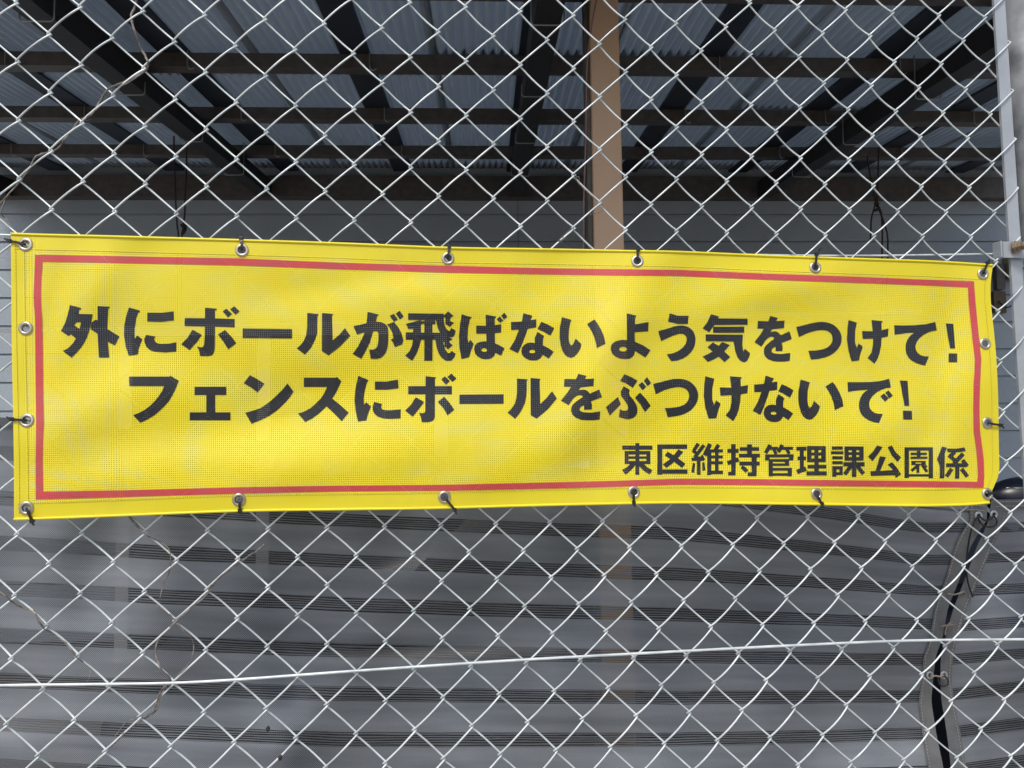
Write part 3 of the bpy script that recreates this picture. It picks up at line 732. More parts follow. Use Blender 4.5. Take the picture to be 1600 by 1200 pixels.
def bpt(px, py, off=0.0): return onY(px, py, bdepth(px, py) - off)
EYE = [(40, 382), (378, 391), (700, 404), (996, 408), (1274, 418), (1536, 428), (40, 513), (42, 657), (1539.5, 537), (1543, 661), (41, 794), (373.5, 781), (694.5, 777), (990.5, 769), (1276, 772), (1543, 772)]
banner = thing('banner', 'yellow mesh banner with red border and black Japanese lettering tied to the fence', 'banner', onY(790, 600, FY - .0145))
NS, NT = 500, 144
V = []; UV = []; PX = []
for j in range(NT + 1):
    for i in range(NS + 1):
        p = coons(i / NS, j / NT); PX.append(p); V.append(bpt(*p)); UV.append((i / NS * 1.56, j / NT * .435))
def cell(i, j): a = j * (NS + 1) + i; return (a, a + 1, a + NS + 2, a + NS + 1)
def cen(i, j): a = PX[j * (NS + 1) + i]; b = PX[(j + 1) * (NS + 1) + i + 1]; return (a[0] + b[0]) / 2, (a[1] + b[1]) / 2
def holed(i, j):
    x, y = cen(i, j)
    return any((x - ex) ** 2 + (y - ey) ** 2 < 6.6 ** 2 for ex, ey in EYE)
solid = {(i, j): not holed(i, j) for j in range(NT) for i in range(NS)}
# hem border of the sheet is folded double, so no light passes: its own part behind the sheet
def is_hem(i, j): return i < 9 or i >= NS - 10 or j < 9 or j >= NT - 10
sheet_o = link('sheet', mesh('sheet', V, [cell(i, j) for (i, j), ok in solid.items() if ok], True, UV), banner, M['yellow'])
hv = [bpt(*p, -.0009) for p in PX]
used = {}; HVn = []; HF = []
for (i, j), ok in solid.items():
    if ok and is_hem(i, j):
        f = []
        for a in cell(i, j):
            if a not in used: used[a] = len(HVn); HVn.append(hv[a])
            f.append(used[a])
        HF.append(tuple(f))
link('hem', mesh('hem', HVn, HF, True), banner, M['hemyellow'])
# seam stitching
mb = MB()
def seam(f, n):
    for k in range(n):
        a, b = f((k + .15) / n), f((k + .75) / n)
        mb.tube([bpt(*a, .0005), bpt(*b, .0005)], .00055, 4, False)
ds, dt_ = 9.3 / NS, 9.3 / NT
seam(lambda q: coons(.006 + q * .988, dt_), 300); seam(lambda q: coons(.006 + q * .988, 1 - dt_ * 1.08), 300)
seam(lambda q: coons(ds, .03 + q * .94), 90); seam(lambda q: coons(1 - ds * .5, .03 + q * .94), 80); seam(lambda q: coons(ds * .45, .03 + q * .94), 90)
tag(mb.build('seam_stitching', M['ythread'], banner), kind='stuff')
# rolled edge piping
ed = [coons(k / 200, .004) for k in range(201)]
mb = MB(); mb.tube([bpt(*p, .0006) for p in ed], .0021, 6); mb.build('edge_fold', M['hemyellow'], banner, True)
ed = [coons(k / 200, .997) for k in range(201)]
mb = MB(); mb.tube([bpt(*p, .0006) for p in ed], .0021, 6); mb.build('edge_fold', M['hemyellow'], banner, True)
# red border
def printed(polys, holes, name, m, off, grid=14, sub=None):
    """union of closed pixel polygons, minus holes, draped on the sheet"""
    pts, faces, kinds = [], [], []
    for P_, kd in [(p, 1) for p in polys] + [(h, 0) for h in holes]:
        if sum(a[0] * b[1] - b[0] * a[1] for a, b in zip(P_, list(P_[1:]) + [P_[0]])) < 0: P_ = list(reversed(P_))
        n = len(pts); pts += [Vector(p) for p in P_]; faces.append(list(range(n, n + len(P_)))); kinds.append(kd)
    xs = [p.x for p in pts]; ys = [p.y for p in pts]; edges = []
    x = math.floor(min(xs) / grid) * grid + .37
    while x < max(xs):
        if x > min(xs): n = len(pts); pts += [Vector((x, min(ys) - 1)), Vector((x, max(ys) + 1))]; edges.append((n, n + 1))
        x += grid
    y = math.floor(min(ys) / grid) * grid + .41
    while y < max(ys):
        if y > min(ys): n = len(pts); pts += [Vector((min(xs) - 1, y)), Vector((max(xs) + 1, y))]; edges.append((n, n + 1))
        y += grid
    vo, eo, fo, ov, oe, of = delaunay_2d_cdt(pts, edges, faces, 0, 1e-5)
    F = [f for f, o in zip(fo, of) if o and not any(kinds[k] == 0 for k in o)]
    ids = sorted({i for f in F for i in f}); mp = {a: k for k, a in enumerate(ids)}
    V = [bpt(vo[i].x, vo[i].y, off) for i in ids]
    # weave coordinates: same yarns as the sheet (about 1 mm per pixel of the photograph)
    UVl = []
    for i in ids:
        x, y = vo[i].x, vo[i].y
        s_ = (x - 18) / 1536; yt = interp(TOP, x); yb = interp(BOT, x); t_ = (y - yt) / (yb - yt)
        for _ in range(3):                                    # invert the patch
            s_ = min(max(s_, .001), .998); t_ = min(max(t_, .001), .998)
            p = coons(s_, t_); a = coons(s_ + .001, t_); b = coons(s_, t_ + .001)
            j11, j21, j12, j22 = (a[0] - p[0]) / .001, (a[1] - p[1]) / .001, (b[0] - p[0]) / .001, (b[1] - p[1]) / .001
            D = j11 * j22 - j12 * j21; ex, ey = x - p[0], y - p[1]
            s_ += (j22 * ex - j12 * ey) / D; t_ += (-j21 * ex + j11 * ey) / D
        UVl.append((s_ * 1.56, t_ * .435))
    me = mesh(name, V, [tuple(mp[i] for i in f) for f in F], True, UVl)
    return link(name, me, banner, m)
RO = [(55, 398), (150, 399.5), (373, 403.5), (530, 410.5), (700, 415), (850, 419), (975, 420.5), (1060, 421.5), (1200, 427.5), (1330, 432), (1440, 436.5), (1522, 439.5), (1524, 470), (1526.5, 496), (1530, 530), (1533.5, 562), (1531.5, 600), (1530.5, 640), (1531.5, 675), (1535, 700), (1537.5, 722), (1538, 745), (1537, 762.5), (1440, 761), (1300, 759.5), (1180, 758), (1060, 757.5), (900, 762.5), (700, 767), (530, 768), (373, 771.5), (200, 776.5), (55.6, 780.3), (55.5, 720), (56.2, 660), (55.6, 620), (55.2, 560), (54.8, 500), (53, 478), (52.2, 462), (53.5, 430)]
RI = [(66.5, 409.3), (150, 410.5), (373, 414.5), (530, 421), (700, 426), (850, 429), (975, 430.8), (1060, 431), (1200, 437), (1330, 441.8), (1440, 446), (1512.5, 449), (1514, 475), (1516.5, 500), (1520, 535), (1523.5, 562), (1521.5, 600), (1520.5, 640), (1521.5, 675), (1525, 700), (1527, 722), (1527.8, 740), (1527.3, 752.8), (1440, 751.5), (1300, 750), (1180, 748.5), (1060, 748), (900, 753), (700, 757.5), (530, 758.8), (373, 761.5), (200, 765.8), (67.7, 768.2), (66.3, 720), (68.5, 660), (67.5, 620), (67, 560), (66, 500), (64.5, 478), (63.8, 462), (65, 430)]
printed([RO], [RI], 'border_stripe', M['red'], .0006)

# ---- lettering, traced stroke by stroke; every glyph is polygons in the units of one enlarged crop of the photograph
def crop(ox, oy, k=.1625): return lambda x, y: (ox + x * k, oy + y * k)
K1, K2, K3, K4, K5, K6 = crop(80, 450), crop(340, 450), crop(540, 460), crop(780, 460), crop(1020, 470), crop(1260, 470)
L1_, L2, L3, L4, L5, L6 = crop(180, 565), crop(420, 565), crop(620, 565), crop(860, 565), crop(1080, 565), crop(1240, 565)
S1, S2 = crop(960, 680, .175), crop(1240, 680, .175)
def ell(cx_, cy_, a, b, n=16): return [(cx_ + a * math.cos(2 * math.pi * k / n), cy_ + b * math.sin(2 * math.pi * k / n)) for k in range(n)]
def Rr(x0, y0, x1, y1): return [(x0, y0), (x1, y0), (x1, y1), (x0, y1)]
def St(p, q, w_):
    dx, dy = q[0] - p[0], q[1] - p[1]; L_ = math.hypot(dx, dy); nx, ny = -dy / L_ * w_ / 2, dx / L_ * w_ / 2
    return [(p[0] + nx, p[1] + ny), (q[0] + nx, q[1] + ny), (q[0] - nx, q[1] - ny), (p[0] - nx, p[1] - ny)]
def aff(polys, x0, y0, sx, X, Y, sy): return [[(X + (x - x0) * sx, Y + (y - y0) * sy) for x, y in p] for p in polys]
G_ke = [[(405, 185), (487, 210), (480, 235), (468, 300), (468, 400), (485, 455), (500, 410), (543, 440), (520, 510), (505, 575), (435, 582), (405, 480), (390, 370), (395, 270)],
        [(535, 290), (640, 292), (700, 285), (790, 267), (785, 343), (700, 360), (542, 367)], [(627, 185), (733, 195), (730, 208), (722, 212), (725, 330), (720, 420), (705, 500), (685, 555), (655, 605), (588, 550), (625, 500), (640, 430), (640, 300)]]
G_tsu = [[(-97, 252), (0, 228), (50, 215), (100, 206), (140, 203), (180, 205), (225, 214), (262, 232), (296, 260), (322, 295), (336, 328), (340, 360), (336, 400), (322, 435), (300, 468), (268, 500), (228, 525), (180, 545), (115, 559), (45, 567), (18, 480), (75, 478), (130, 472), (170, 462), (205, 447), (230, 425), (246, 398), (252, 370), (249, 340), (238, 318), (220, 300), (195, 287), (160, 281), (125, 283), (90, 288), (45, 300), (0, 315), (-72, 350)]]
G_na = ([[(232, 180), (320, 205), (313, 222), (300, 246), (357, 238), (357, 318), (275, 330), (250, 400), (215, 490), (180, 565), (98, 525), (150, 440), (190, 340), (115, 343), (112, 267), (218, 260)], [(405, 263), (470, 290), (530, 325), (492, 397), (430, 360), (368, 333)],
         [(368, 360), (432, 400), (422, 430), (420, 490), (475, 517), (525, 552), (475, 617), (420, 580), (400, 610), (382, 624), (355, 633), (325, 635), (295, 632), (262, 620), (235, 600), (217, 572), (212, 545), (220, 510), (240, 484), (268, 469), (300, 463), (343, 468), (342, 420)]], [ell(318, 549, 30, 16)])
G_i = [[(603, 217), (695, 245), (685, 270), (672, 330), (668, 420), (675, 465), (690, 492), (710, 480), (735, 425), (792, 480), (778, 525), (755, 565), (722, 598), (690, 610), (658, 600), (630, 578), (605, 535), (590, 480), (580, 420), (580, 370), (583, 320)], [(845, 285), (915, 240), (945, 278), (975, 330), (1000, 385), (1013, 425), (1022, 475), (938, 515), (930, 470), (918, 425), (898, 372), (872, 325)]]
G_te = [[(845, 235), (950, 236), (1050, 234), (1150, 225), (1240, 203), (1255, 285), (1210, 292), (1165, 307), (1120, 332), (1085, 362), (1062, 393), (1050, 430), (1050, 455), (1058, 482), (1075, 505), (1100, 524), (1135, 533), (1178, 535), (1143, 622), (1095, 612), (1050, 596), (1010, 572), (982, 545), (963, 510), (954, 465), (956, 420), (967, 385), (985, 352), (1010, 325), (1040, 307), (950, 312), (850, 327)]]
G_wo = [[(1130, 145), (1202, 165), (1186, 195), (1230, 193), (1268, 188), (1262, 262), (1150, 274), (1133, 300), (1085, 380), (1045, 442), (977, 397), (1030, 330), (1068, 268), (1005, 268), (1010, 193), (1110, 197)],
        [(1082, 384), (1115, 320), (1130, 302), (1160, 294), (1185, 294), (1215, 310), (1230, 332), (1313, 293), (1338, 367), (1240, 405), (1250, 440), (1247, 483), (1180, 485), (1180, 442), (1155, 455), (1140, 478), (1146, 495), (1170, 507), (1240, 512), (1322, 500), (1317, 577), (1270, 584), (1200, 585), (1150, 578), (1105, 558), (1078, 530), (1066, 495), (1070, 460), (1085, 432), (1120, 400), (1172, 362), (1155, 348), (1135, 346), (1110, 358)]]
G_ex = [[(1340, 217), (1413, 222), (1430, 457), (1382, 457)], [(1367, 505), (1450, 507), (1450, 590), (1367, 590)]]
LINE1 = [
 (K1, [[(180, 163), (290, 192), (283, 210), (272, 207), (262, 248), (398, 252), (385, 330), (368, 400), (340, 480), (318, 525), (290, 568), (240, 625), (195, 670), (110, 605), (160, 580), (210, 530), (237, 485), (190, 445), (165, 462), (92, 412), (130, 345), (158, 260)],
       [(445, 173), (563, 180), (560, 197), (548, 197), (540, 395), (655, 465), (612, 553), (545, 517), (557, 668), (460, 668), (445, 440), (376, 392), (388, 330), (430, 303), (445, 312)]], [[(240, 332), (285, 330), (283, 350), (272, 392), (220, 360)]]),
 (K1, [[(748, 187), (855, 217), (848, 235), (835, 237), (815, 300), (802, 390), (802, 490), (828, 455), (875, 493), (845, 570), (832, 638), (745, 650), (715, 560), (700, 450), (703, 360), (720, 270)], [(925, 237), (1060, 237), (1178, 225), (1180, 312), (1060, 325), (922, 322)],
       [(912, 450), (1000, 465), (990, 490), (1000, 520), (1025, 532), (1060, 537), (1130, 535), (1203, 522), (1203, 612), (1100, 620), (1000, 613), (950, 598), (915, 565), (898, 525), (895, 490)]], []),
 (K1, [[(1285, 288), (1600, 292), (1765, 297), (1763, 380), (1600, 372), (1283, 365)], [(1480, 190), (1592, 198), (1588, 212), (1575, 215), (1572, 590), (1562, 625), (1545, 645), (1510, 656), (1432, 655), (1425, 610), (1402, 562), (1440, 570), (1462, 565), (1470, 545), (1475, 480)],
       [(1358, 400), (1448, 450), (1400, 520), (1330, 597), (1250, 540), (1310, 480)], [(1672, 402), (1730, 465), (1780, 530), (1702, 590), (1655, 515), (1603, 447)], [(1648, 225), (1685, 198), (1740, 250), (1700, 283)], [(1720, 205), (1760, 175), (1812, 225), (1772, 258)]], []),
 (K2, [[(240, 388), (715, 395), (715, 485), (240, 480)]], []),
 (K2, [[(862, 240), (970, 250), (968, 265), (960, 268), (958, 430), (940, 490), (900, 570), (870, 608), (838, 640), (762, 580), (800, 545), (832, 502), (852, 450), (860, 380)], [(1003, 240), (1110, 250), (1108, 265), (1100, 268), (1105, 505), (1170, 450), (1225, 385), (1275, 460), (1180, 560), (1067, 648), (1003, 607)]], []),
 (K3, [[(213, 168), (318, 193), (310, 208), (302, 207), (293, 262), (330, 264), (365, 275), (393, 295), (408, 325), (412, 370), (410, 450), (402, 515), (385, 562), (360, 595), (335, 612), (300, 620), (240, 618), (228, 530), (265, 530), (288, 522), (305, 500), (316, 440), (318, 390), (312, 365), (295, 352), (265, 358), (230, 470), (190, 550), (150, 620), (68, 572), (120, 500), (160, 420), (185, 365), (110, 385), (75, 305), (140, 292), (200, 277)],
       [(400, 288), (465, 265), (510, 320), (540, 380), (555, 440), (545, 480), (472, 507), (455, 460), (435, 435), (460, 420), (450, 370), (432, 335)], [(425, 207), (462, 185), (503, 240), (465, 265)], [(481, 183), (520, 158), (560, 213), (522, 240)]], []),
 (K3, [[(600, 180), (945, 185), (945, 250), (600, 245)], [(868, 240), (945, 245), (952, 295), (968, 330), (985, 347), (1002, 350), (1015, 322), (1057, 348), (1050, 390), (1028, 412), (1005, 412), (960, 400), (912, 375), (885, 320)],
       [(938, 210), (985, 162), (1042, 210), (1025, 213), (985, 250)], [(952, 275), (962, 283), (995, 248), (1045, 275), (1030, 283), (1003, 312), (962, 286)], [(960, 232), (1008, 235), (1000, 262), (958, 285)],
       [(862, 432), (932, 432), (946, 490), (962, 535), (978, 558), (992, 565), (1005, 560), (1018, 545), (1058, 568), (1048, 602), (1018, 636), (965, 638), (925, 612), (895, 568), (875, 510)],
       [(925, 450), (975, 400), (1030, 430), (1012, 440), (975, 470)], [(942, 492), (985, 450), (1030, 490), (1015, 500), (985, 528)], [(920, 368), (970, 405), (1010, 420), (975, 445), (925, 432)], [(955, 445), (1000, 445), (990, 478), (950, 480)],
       [(580, 283), (660, 262), (720, 246), (758, 278), (725, 288), (670, 296), (655, 330), (605, 335), (590, 305)], [(650, 290), (725, 285), (725, 440), (705, 510), (680, 575), (640, 638), (572, 590), (615, 545), (640, 490), (647, 440)], [(578, 365), (932, 368), (932, 435), (578, 435)],
       [(757, 275), (835, 275), (835, 638), (757, 638)], [(735, 262), (770, 248), (862, 250), (862, 286), (760, 290)]], []),
 (K3, [[(1117, 192), (1213, 220), (1195, 240), (1178, 320), (1172, 420), (1180, 465), (1200, 435), (1232, 475), (1205, 545), (1188, 605), (1115, 620), (1095, 520), (1090, 400), (1100, 290)], [(1257, 300), (1360, 303), (1495, 287), (1495, 365), (1400, 378), (1257, 378)],
       [(1347, 195), (1447, 212), (1443, 228), (1433, 230), (1437, 470), (1485, 492), (1528, 518), (1495, 590), (1440, 562), (1430, 590), (1408, 610), (1375, 622), (1340, 625), (1305, 617), (1270, 598), (1246, 570), (1235, 530), (1240, 495), (1258, 472), (1290, 457), (1330, 451), (1355, 452)], [(1452, 240), (1482, 212), (1518, 250), (1485, 275)], [(1496, 204), (1527, 175), (1555, 215), (1523, 244)]], [ell(1333, 535, 28, 18)]),
 (K4, G_na[0], G_na[1]),
 (K4, G_i, []),
 (K4, [[(1228, 183), (1318, 203), (1308, 230), (1305, 287), (1437, 267), (1433, 355), (1303, 365), (1305, 455), (1385, 490), (1455, 537), (1407, 607), (1307, 543), (1300, 575), (1280, 603), (1250, 618), (1210, 622), (1165, 617), (1120, 600), (1088, 572), (1072, 530), (1076, 492), (1095, 465), (1130, 446), (1180, 437), (1228, 440)]], [ell(1192, 526, 38, 22)]),
 (K5, [[(162, 120), (240, 143), (345, 142), (337, 222), (240, 222), (147, 200)], [(52, 292), (150, 265), (200, 248), (245, 238), (285, 236), (320, 244), (355, 260), (385, 288), (404, 325), (412, 365), (408, 410), (395, 450), (370, 492), (330, 530), (290, 555), (240, 573), (178, 582), (133, 515), (180, 507), (220, 495), (258, 475), (290, 448), (315, 415), (327, 380), (324, 350), (310, 330), (285, 317), (255, 318), (200, 333), (150, 355), (80, 388)]], []),
 (K5, [[(560, 128), (637, 150), (628, 168), (912, 172), (912, 232), (592, 232), (542, 303), (480, 265), (525, 205)], [(580, 248), (880, 250), (880, 307), (580, 307)], [(508, 322), (868, 325), (860, 420), (870, 490), (885, 460), (937, 505), (925, 545), (905, 580), (880, 592), (845, 580), (815, 545), (795, 490), (785, 440), (775, 393), (508, 388)],
       [(578, 400), (633, 433), (665, 395), (742, 425), (687, 487), (745, 540), (690, 590), (633, 537), (585, 565), (530, 588), (480, 535), (525, 515), (575, 487), (525, 447)]], []),
 (K5, G_wo, []),
 (K6, G_tsu, []), (K6, G_ke, []), (K6, G_te, []), (K6, G_ex, []),
]
LINE2 = [
 (L1_, [[(133, 143), (525, 143), (530, 135), (610, 183), (595, 225), (575, 275), (548, 325), (515, 380), (470, 432), (420, 480), (370, 520), (310, 555), (240, 588), (172, 515), (230, 492), (285, 463), (335, 425), (380, 380), (420, 330), (450, 285), (470, 235), (135, 235)]], []),
 (L1_, [[(763, 242), (1067, 242), (1067, 322), (962, 322), (962, 487), (1107, 487), (1107, 565), (715, 563), (717, 487), (875, 487), (875, 322), (763, 322)]], []),
 (L1_, [[(1295, 130), (1365, 168), (1435, 212), (1370, 295), (1300, 245), (1235, 208)], [(1250, 492), (1325, 472), (1400, 445), (1455, 408), (1510, 365), (1560, 318), (1610, 268), (1657, 210), (1715, 290), (1680, 340), (1640, 388), (1590, 438), (1540, 480), (1490, 515), (1440, 542), (1375, 572), (1310, 597)]], []),
 (L2, [[(337, 155), (640, 155), (655, 147), (697, 190), (650, 290), (610, 355), (690, 420), (768, 490), (700, 573), (630, 500), (555, 430), (520, 465), (480, 500), (420, 545), (350, 580), (280, 500), (340, 480), (400, 448), (450, 405), (500, 355), (535, 300), (560, 243), (337, 243)]], []),
 (L2, [[(860, 137), (960, 178), (945, 195), (925, 270), (912, 350), (915, 415), (938, 390), (982, 432), (955, 500), (938, 565), (858, 577), (835, 480), (825, 370), (832, 260)], [(1020, 190), (1130, 192), (1242, 172), (1248, 258), (1130, 270), (1020, 270)],
       [(1013, 388), (1088, 405), (1080, 440), (1090, 457), (1115, 466), (1180, 468), (1270, 457), (1268, 545), (1150, 550), (1090, 543), (1045, 527), (1012, 497), (998, 460), (1000, 430)]], []),
 (L3, [[(110, 235), (530, 235), (530, 315), (110, 315)], [(277, 140), (377, 150), (374, 160), (367, 165), (367, 530), (358, 556), (338, 574), (300, 582), (240, 582), (230, 530), (213, 490), (245, 496), (265, 492), (274, 475)], [(182, 342), (262, 388), (210, 460), (152, 530), (80, 470), (140, 410)], [(455, 337), (510, 400), (553, 463), (487, 517), (450, 450), (393, 388)],
       [(427, 170), (463, 140), (510, 187), (473, 222)], [(487, 147), (525, 113), (573, 163), (535, 195)]], []),
 (L3, [[(602, 318), (1027, 315), (1027, 405), (602, 407)]], []),
 (L3, [[(1157, 162), (1258, 172), (1250, 190), (1248, 310), (1235, 390), (1208, 450), (1180, 500), (1137, 550), (1065, 490), (1105, 450), (1135, 402), (1150, 350), (1156, 280)], [(1287, 157), (1383, 165), (1373, 182), (1378, 410), (1440, 350), (1493, 283), (1540, 355), (1450, 460), (1345, 548), (1287, 515)]], []),
 (L4, aff(G_wo, 977, 145, 1.1, 100, 117, 1.018), []),
 (L4, [[(712, 120), (780, 150), (838, 183), (793, 252), (735, 213), (670, 185)], [(705, 237), (765, 272), (755, 300), (765, 330), (800, 370), (827, 415), (838, 455), (835, 495), (818, 525), (790, 545), (750, 553), (720, 552), (660, 533), (668, 457), (700, 472), (728, 472), (745, 460), (748, 440), (738, 412), (710, 370), (680, 330), (677, 285)], [(650, 340), (677, 410), (570, 520), (535, 437)], [(862, 297), (915, 355), (965, 423), (910, 485), (865, 410), (813, 347)], [(848, 225), (883, 195), (922, 240), (887, 277)], [(898, 183), (930, 150), (968, 205), (936, 237)]], []),
 (L4, aff(G_tsu, -97, 203, .993, 988, 165, 1.016), []),
 (L5, aff(G_ke, 390, 185, 1.0675, 120, 140, 1.031), []),
 (L5, aff(G_na[0], 98, 180, .91, 592, 135, .98), aff(G_na[1], 98, 180, .91, 592, 135, .98)),
 (L5, aff(G_i, 580, 217, .984, 1030, 172, .987), []),
 (L6, aff(G_te, 845, 203, 1.017, 518, 165, 1.019) + [[(835, 333), (870, 305), (915, 353), (880, 387)], [(882, 298), (912, 275), (955, 327), (920, 355)]], []),
 (L6, [[(1022, 180), (1097, 185), (1113, 425), (1067, 425)], [(1053, 472), (1137, 475), (1140, 558), (1055, 558)]], []),
]
LINE3 = [
 (S1, [Rr(70, 93, 340, 130), Rr(187, 70, 223, 352), Rr(92, 140, 322, 171), Rr(92, 188, 322, 211), Rr(92, 230, 322, 258), Rr(92, 140, 127, 258), Rr(285, 140, 322, 258), [(180, 245), (190, 262), (165, 295), (140, 320), (100, 352), (68, 310), (110, 287), (150, 250)], [(225, 245), (258, 250), (295, 287), (340, 312), (315, 350), (265, 320), (220, 275)]], []),
 (S1, [Rr(383, 82, 650, 122), Rr(383, 82, 428, 352), Rr(383, 305, 653, 344), [(475, 145), (555, 195), (635, 255), (605, 292), (530, 235), (450, 180)], [(570, 125), (615, 150), (560, 215), (515, 255), (465, 292), (432, 260), (485, 222), (530, 180)]], []),
 (S1, [St((750, 76), (708, 138), 32), St((800, 88), (716, 200), 32), St((700, 135), (745, 172), 28), Rr(690, 200, 802, 229), Rr(737, 190, 770, 353), [(700, 245), (722, 252), (714, 335), (688, 330)], [(784, 246), (804, 240), (813, 312), (786, 320)], St((778, 180), (800, 222), 24),
       St((855, 78), (805, 180), 38), Rr(828, 125, 866, 356), St((930, 84), (900, 135), 34), Rr(828, 125, 968, 154), Rr(828, 181, 968, 206), Rr(828, 232, 968, 260), Rr(828, 316, 970, 347), Rr(898, 130, 930, 345)], []),
 (S1, [Rr(1042, 80, 1083, 345), Rr(1010, 122, 1110, 157), St((1010, 250), (1110, 215), 38), Rr(1015, 327, 1083, 360), Rr(1120, 107, 1292, 140), Rr(1185, 82, 1228, 185), Rr(1112, 165, 1300, 198), Rr(1115, 236, 1298, 270), Rr(1225, 195, 1270, 358), Rr(1190, 331, 1270, 366), [(1140, 270), (1172, 285), (1197, 312), (1172, 336), (1128, 295)]], []),
 (S1, [St((1392, 86), (1350, 160), 34), Rr(1378, 103, 1460, 131), St((1424, 128), (1444, 168), 28), St((1500, 86), (1463, 150), 34), Rr(1490, 103, 1595, 131), St((1540, 128), (1562, 166), 28), Rr(1345, 170, 1600, 198), Rr(1345, 170, 1386, 226), Rr(1560, 170, 1598, 226),
       Rr(1377, 213, 1415, 368), Rr(1377, 213, 1560, 238), Rr(1377, 251, 1562, 274), Rr(1522, 213, 1560, 274), Rr(1377, 291, 1585, 317), Rr(1377, 338, 1585, 362), Rr(1546, 291, 1585, 368)], []),
 (S2, [Rr(25, 103, 115, 137), Rr(55, 103, 92, 325), Rr(35, 190, 112, 222), St((30, 328), (112, 298), 40), Rr(120, 97, 287, 240), Rr(185, 235, 225, 355), Rr(125, 265, 293, 297), Rr(115, 322, 297, 360)], [Rr(160, 132, 185, 155), Rr(222, 132, 247, 155), Rr(160, 181, 185, 207), Rr(222, 181, 247, 207)]),
 (S2, [Rr(342, 100, 440, 129), Rr(335, 143, 445, 170), Rr(345, 188, 440, 215), Rr(345, 231, 440, 258), Rr(345, 276, 440, 356), Rr(345, 350, 383, 370), Rr(455, 100, 625, 228), Rr(445, 241, 635, 278), Rr(520, 225, 560, 372), St((515, 268), (457, 350), 36), St((562, 268), (625, 345), 36)],
  [Rr(384, 305, 409, 330), Rr(492, 133, 520, 151), Rr(560, 133, 587, 151), Rr(492, 177, 520, 195), Rr(560, 177, 587, 195)]),
 (S2, [[(745, 92), (795, 105), (760, 160), (705, 232), (665, 190), (712, 145)], [(840, 105), (878, 93), (910, 150), (960, 197), (930, 238), (880, 185)], [(770, 187), (825, 195), (800, 255), (772, 320), (890, 310), (840, 262), (880, 240), (925, 292), (960, 350), (915, 380), (900, 356), (690, 365), (685, 322), (732, 318), (752, 255)]], []),
 (S2, [Rr(990, 107, 1243, 138), Rr(990, 107, 1030, 382), Rr(1206, 107, 1245, 385), Rr(990, 348, 1243, 370), Rr(1045, 156, 1190, 177), Rr(1101, 140, 1134, 205), Rr(1043, 191, 1195, 211), Rr(1052, 229, 1180, 267), St((1120, 262), (1052, 318), 26), Rr(1096, 262, 1124, 336), St((1148, 262), (1192, 328), 26), St((1190, 272), (1155, 298), 20)], [Rr(1090, 242, 1141, 254)]),
 (S2, [[(1325, 102), (1368, 110), (1350, 165), (1346, 385), (1305, 385), (1305, 270), (1280, 215), (1305, 155)], [(1370, 120), (1450, 122), (1525, 108), (1537, 142), (1440, 155), (1375, 150)], St((1438, 148), (1392, 196), 36), St((1385, 180), (1442, 225), 34), St((1515, 165), (1432, 255), 38), St((1508, 222), (1552, 278), 36), Rr(1362, 251, 1545, 285), Rr(1442, 250, 1480, 388), St((1412, 300), (1365, 370), 36), St((1500, 300), (1552, 370), 36)], []),
]
for line in (LINE1, LINE2, LINE3):
    for K, polys, holes in line:
        printed([[K(*p) for p in q] for q in polys], [[K(*p) for p in q] for q in holes], 'character', M['print'], .0006)

# eyelets
for ex, ey in EYE:
    c = bpt(ex, ey, .0006); k = c.y / 1200.0 * 1.02
    nrm = (bpt(ex + 12, ey) - bpt(ex - 12, ey)).cross(bpt(ex, ey + 12) - bpt(ex, ey - 12)).normalized()
    if nrm.y > 0: nrm = -nrm
    R1, R0 = 9.8 * k, 4.9 * k
    u = nrm.orthogonal().normalized(); v = nrm.cross(u); V = []; F = []; n = 28
    prof = [(R1 * 1.02, -.0002), (R1, .0007), (R1 * .86, .0016), (R1 * .68, .0017), (R0 * 1.12, .0010), (R0, -.0006), (R0 * .98, -.0026)]
    for i in range(n):
        a = 2 * math.pi * i / n
        for r_, h in prof: V.append(c + (u * math.cos(a) + v * math.sin(a)) * r_ + nrm * h)
    m_ = len(prof)
    for i in range(n):
        for q in range(m_ - 1): F.append((i * m_ + q, i * m_ + q + 1, ((i + 1) % n) * m_ + q + 1, ((i + 1) % n) * m_ + q))
    link('eyelet', mesh('eyelet', V, F, True), banner, M['eyelet'])

# ------------------------------------------------------------------ cable ties
TIES = [((40, 382), (14, 376), 'at the top left corner of the banner, pulled to the left'), ((378, 391), (377, 373), 'on the second top eyelet from the left of the banner'), ((700, 404), (702, 386.5), 'on the third top eyelet from the left, left of the tan post'),
        ((996, 408), (997, 391), 'on the top edge of the banner just right of the tan post'), ((1274, 418), (1276, 397), 'with a bent end on the top edge near the right'), ((1536, 428), (1543, 411), 'at the top right corner of the banner'),
        ((42, 657), (18, 655), 'on the left edge of the banner, pointing left'), ((1543, 661), (1564, 664.5), 'on the right edge of the banner, pointing right'), ((41, 794), (50, 814), 'at the bottom left corner of the banner'),
        ((373.5, 781), (375, 797.5), 'on the second bottom eyelet from the left of the banner'), ((694.5, 777), (711, 797), 'slanting down right from the third bottom eyelet'), ((990.5, 769), (990, 785.5), 'on the bottom edge below the left end of the small kanji line'),
        ((1276, 772), (1284, 787), 'on the bottom edge near the right end under the small kanji line'), ((1543, 772), (1558, 769.5), 'at the bottom right corner of the banner, pointing right')]
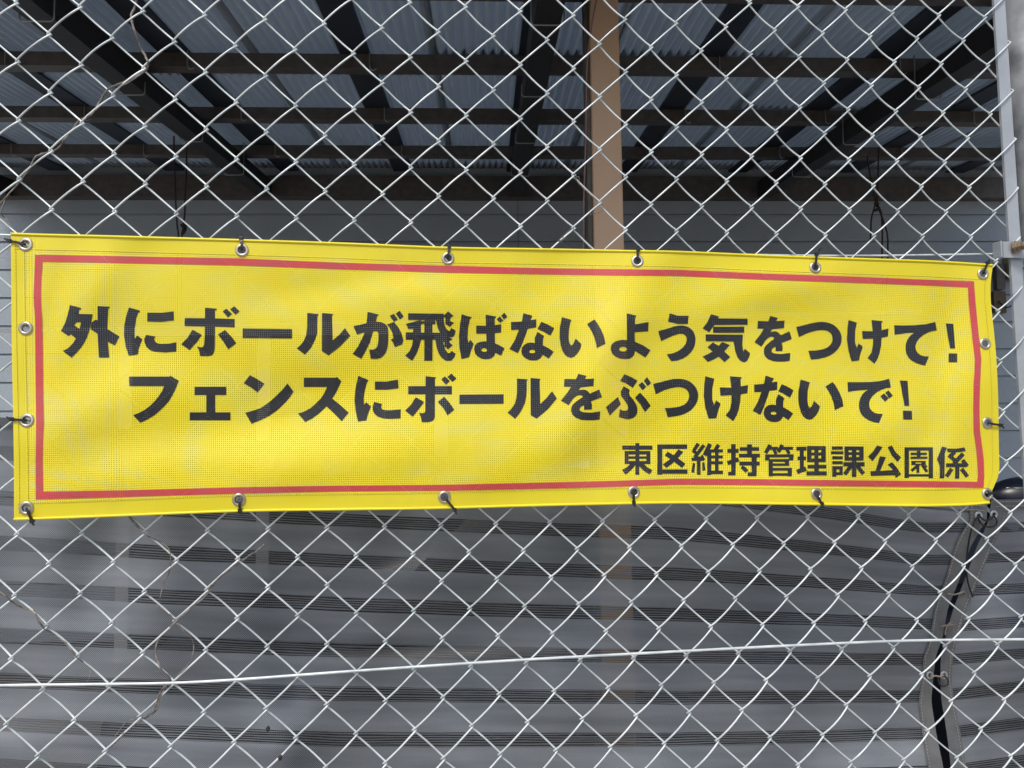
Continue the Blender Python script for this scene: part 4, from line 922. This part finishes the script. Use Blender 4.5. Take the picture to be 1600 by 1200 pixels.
for (ex, ey), (hx, hy), lb_ in TIES:
    rnd = random.Random(int(ex * 7 + ey))
    e = bpt(ex, ey, 0); dx, dy = hx - ex, hy - ey; L_ = math.hypot(dx, dy); ux, uy = dx / L_, dy / L_
    t = thing('cable_tie', 'black cable tie ' + lb_, 'cable tie', e, 'black cable ties holding the banner')
    side = onY(ex - uy * 10, ey + ux * 10, FY) - onY(ex, ey, FY); side.y = 0; side.normalize()
    yb = bdepth(ex, ey)
    def pp(f, Y): return onY(ex + dx * f, ey + dy * f, Y)
    path = [pp(.02, yb + .010), pp(0, yb + .002), pp(.06, yb - .003), pp(.25, yb - .0042), pp(.6, yb - .004), pp(.92, yb - .002), pp(1.0, yb + .006), pp(.95, yb + .014), pp(.5, yb + .017), pp(.1, yb + .014), pp(.02, yb + .010)]
    P = catmull(path, 5); V = []; F = []; wv, th = .0018, .0006
    for i, p in enumerate(P):
        tg = (P[min(i + 1, len(P) - 1)] - P[max(i - 1, 0)]); tg = tg.normalized() if tg.length > 1e-9 else Vector((0, 0, 1))
        nn = tg.cross(side); nn = nn.normalized() if nn.length > 1e-6 else Vector((0, 1, 0))
        V += [p + side * wv + nn * th, p - side * wv + nn * th, p - side * wv - nn * th, p + side * wv - nn * th]
    for i in range(len(P) - 1):
        for q in range(4): F.append((i * 4 + q, i * 4 + (q + 1) % 4, i * 4 + 4 + (q + 1) % 4, i * 4 + 4 + q))
    link('strap', mesh('strap', V, F), t, M['black'])
    hc = pp(1.0, yb - .001); dv = (pp(1.0, yb) - pp(0.5, yb)); dv.y = 0; dv.normalize()
    mb = MB(); mb.box(hc, side * .0031, Vector((0, .0024, 0)), dv * .0027); hd = mb.build('head', M['black'], t)
    bv = hd.modifiers.new('b', 'BEVEL'); bv.width = .0006; bv.segments = 2
    a = rnd.uniform(-.7, .7); tv = (dv * math.cos(a) + side * math.sin(a)); mb = MB()
    tl_ = .008 if 'bent' in lb_ else .0045
    mb.box(hc + tv * (.0024 + tl_ / 2) + Vector((0, -.001, 0)), side * .0014, Vector((0, .0007, 0)), tv * tl_ / 2); mb.build('tail', M['black'], t)
    if 'bent' in lb_:
        c2 = hc + tv * (.0024 + tl_); mb = MB(); t2 = (tv + side * 1.2).normalized(); mb.box(c2 + t2 * .002, side * .0012, Vector((0, .0012, 0)), t2 * .0028); mb.build('tail', M['black'], t)
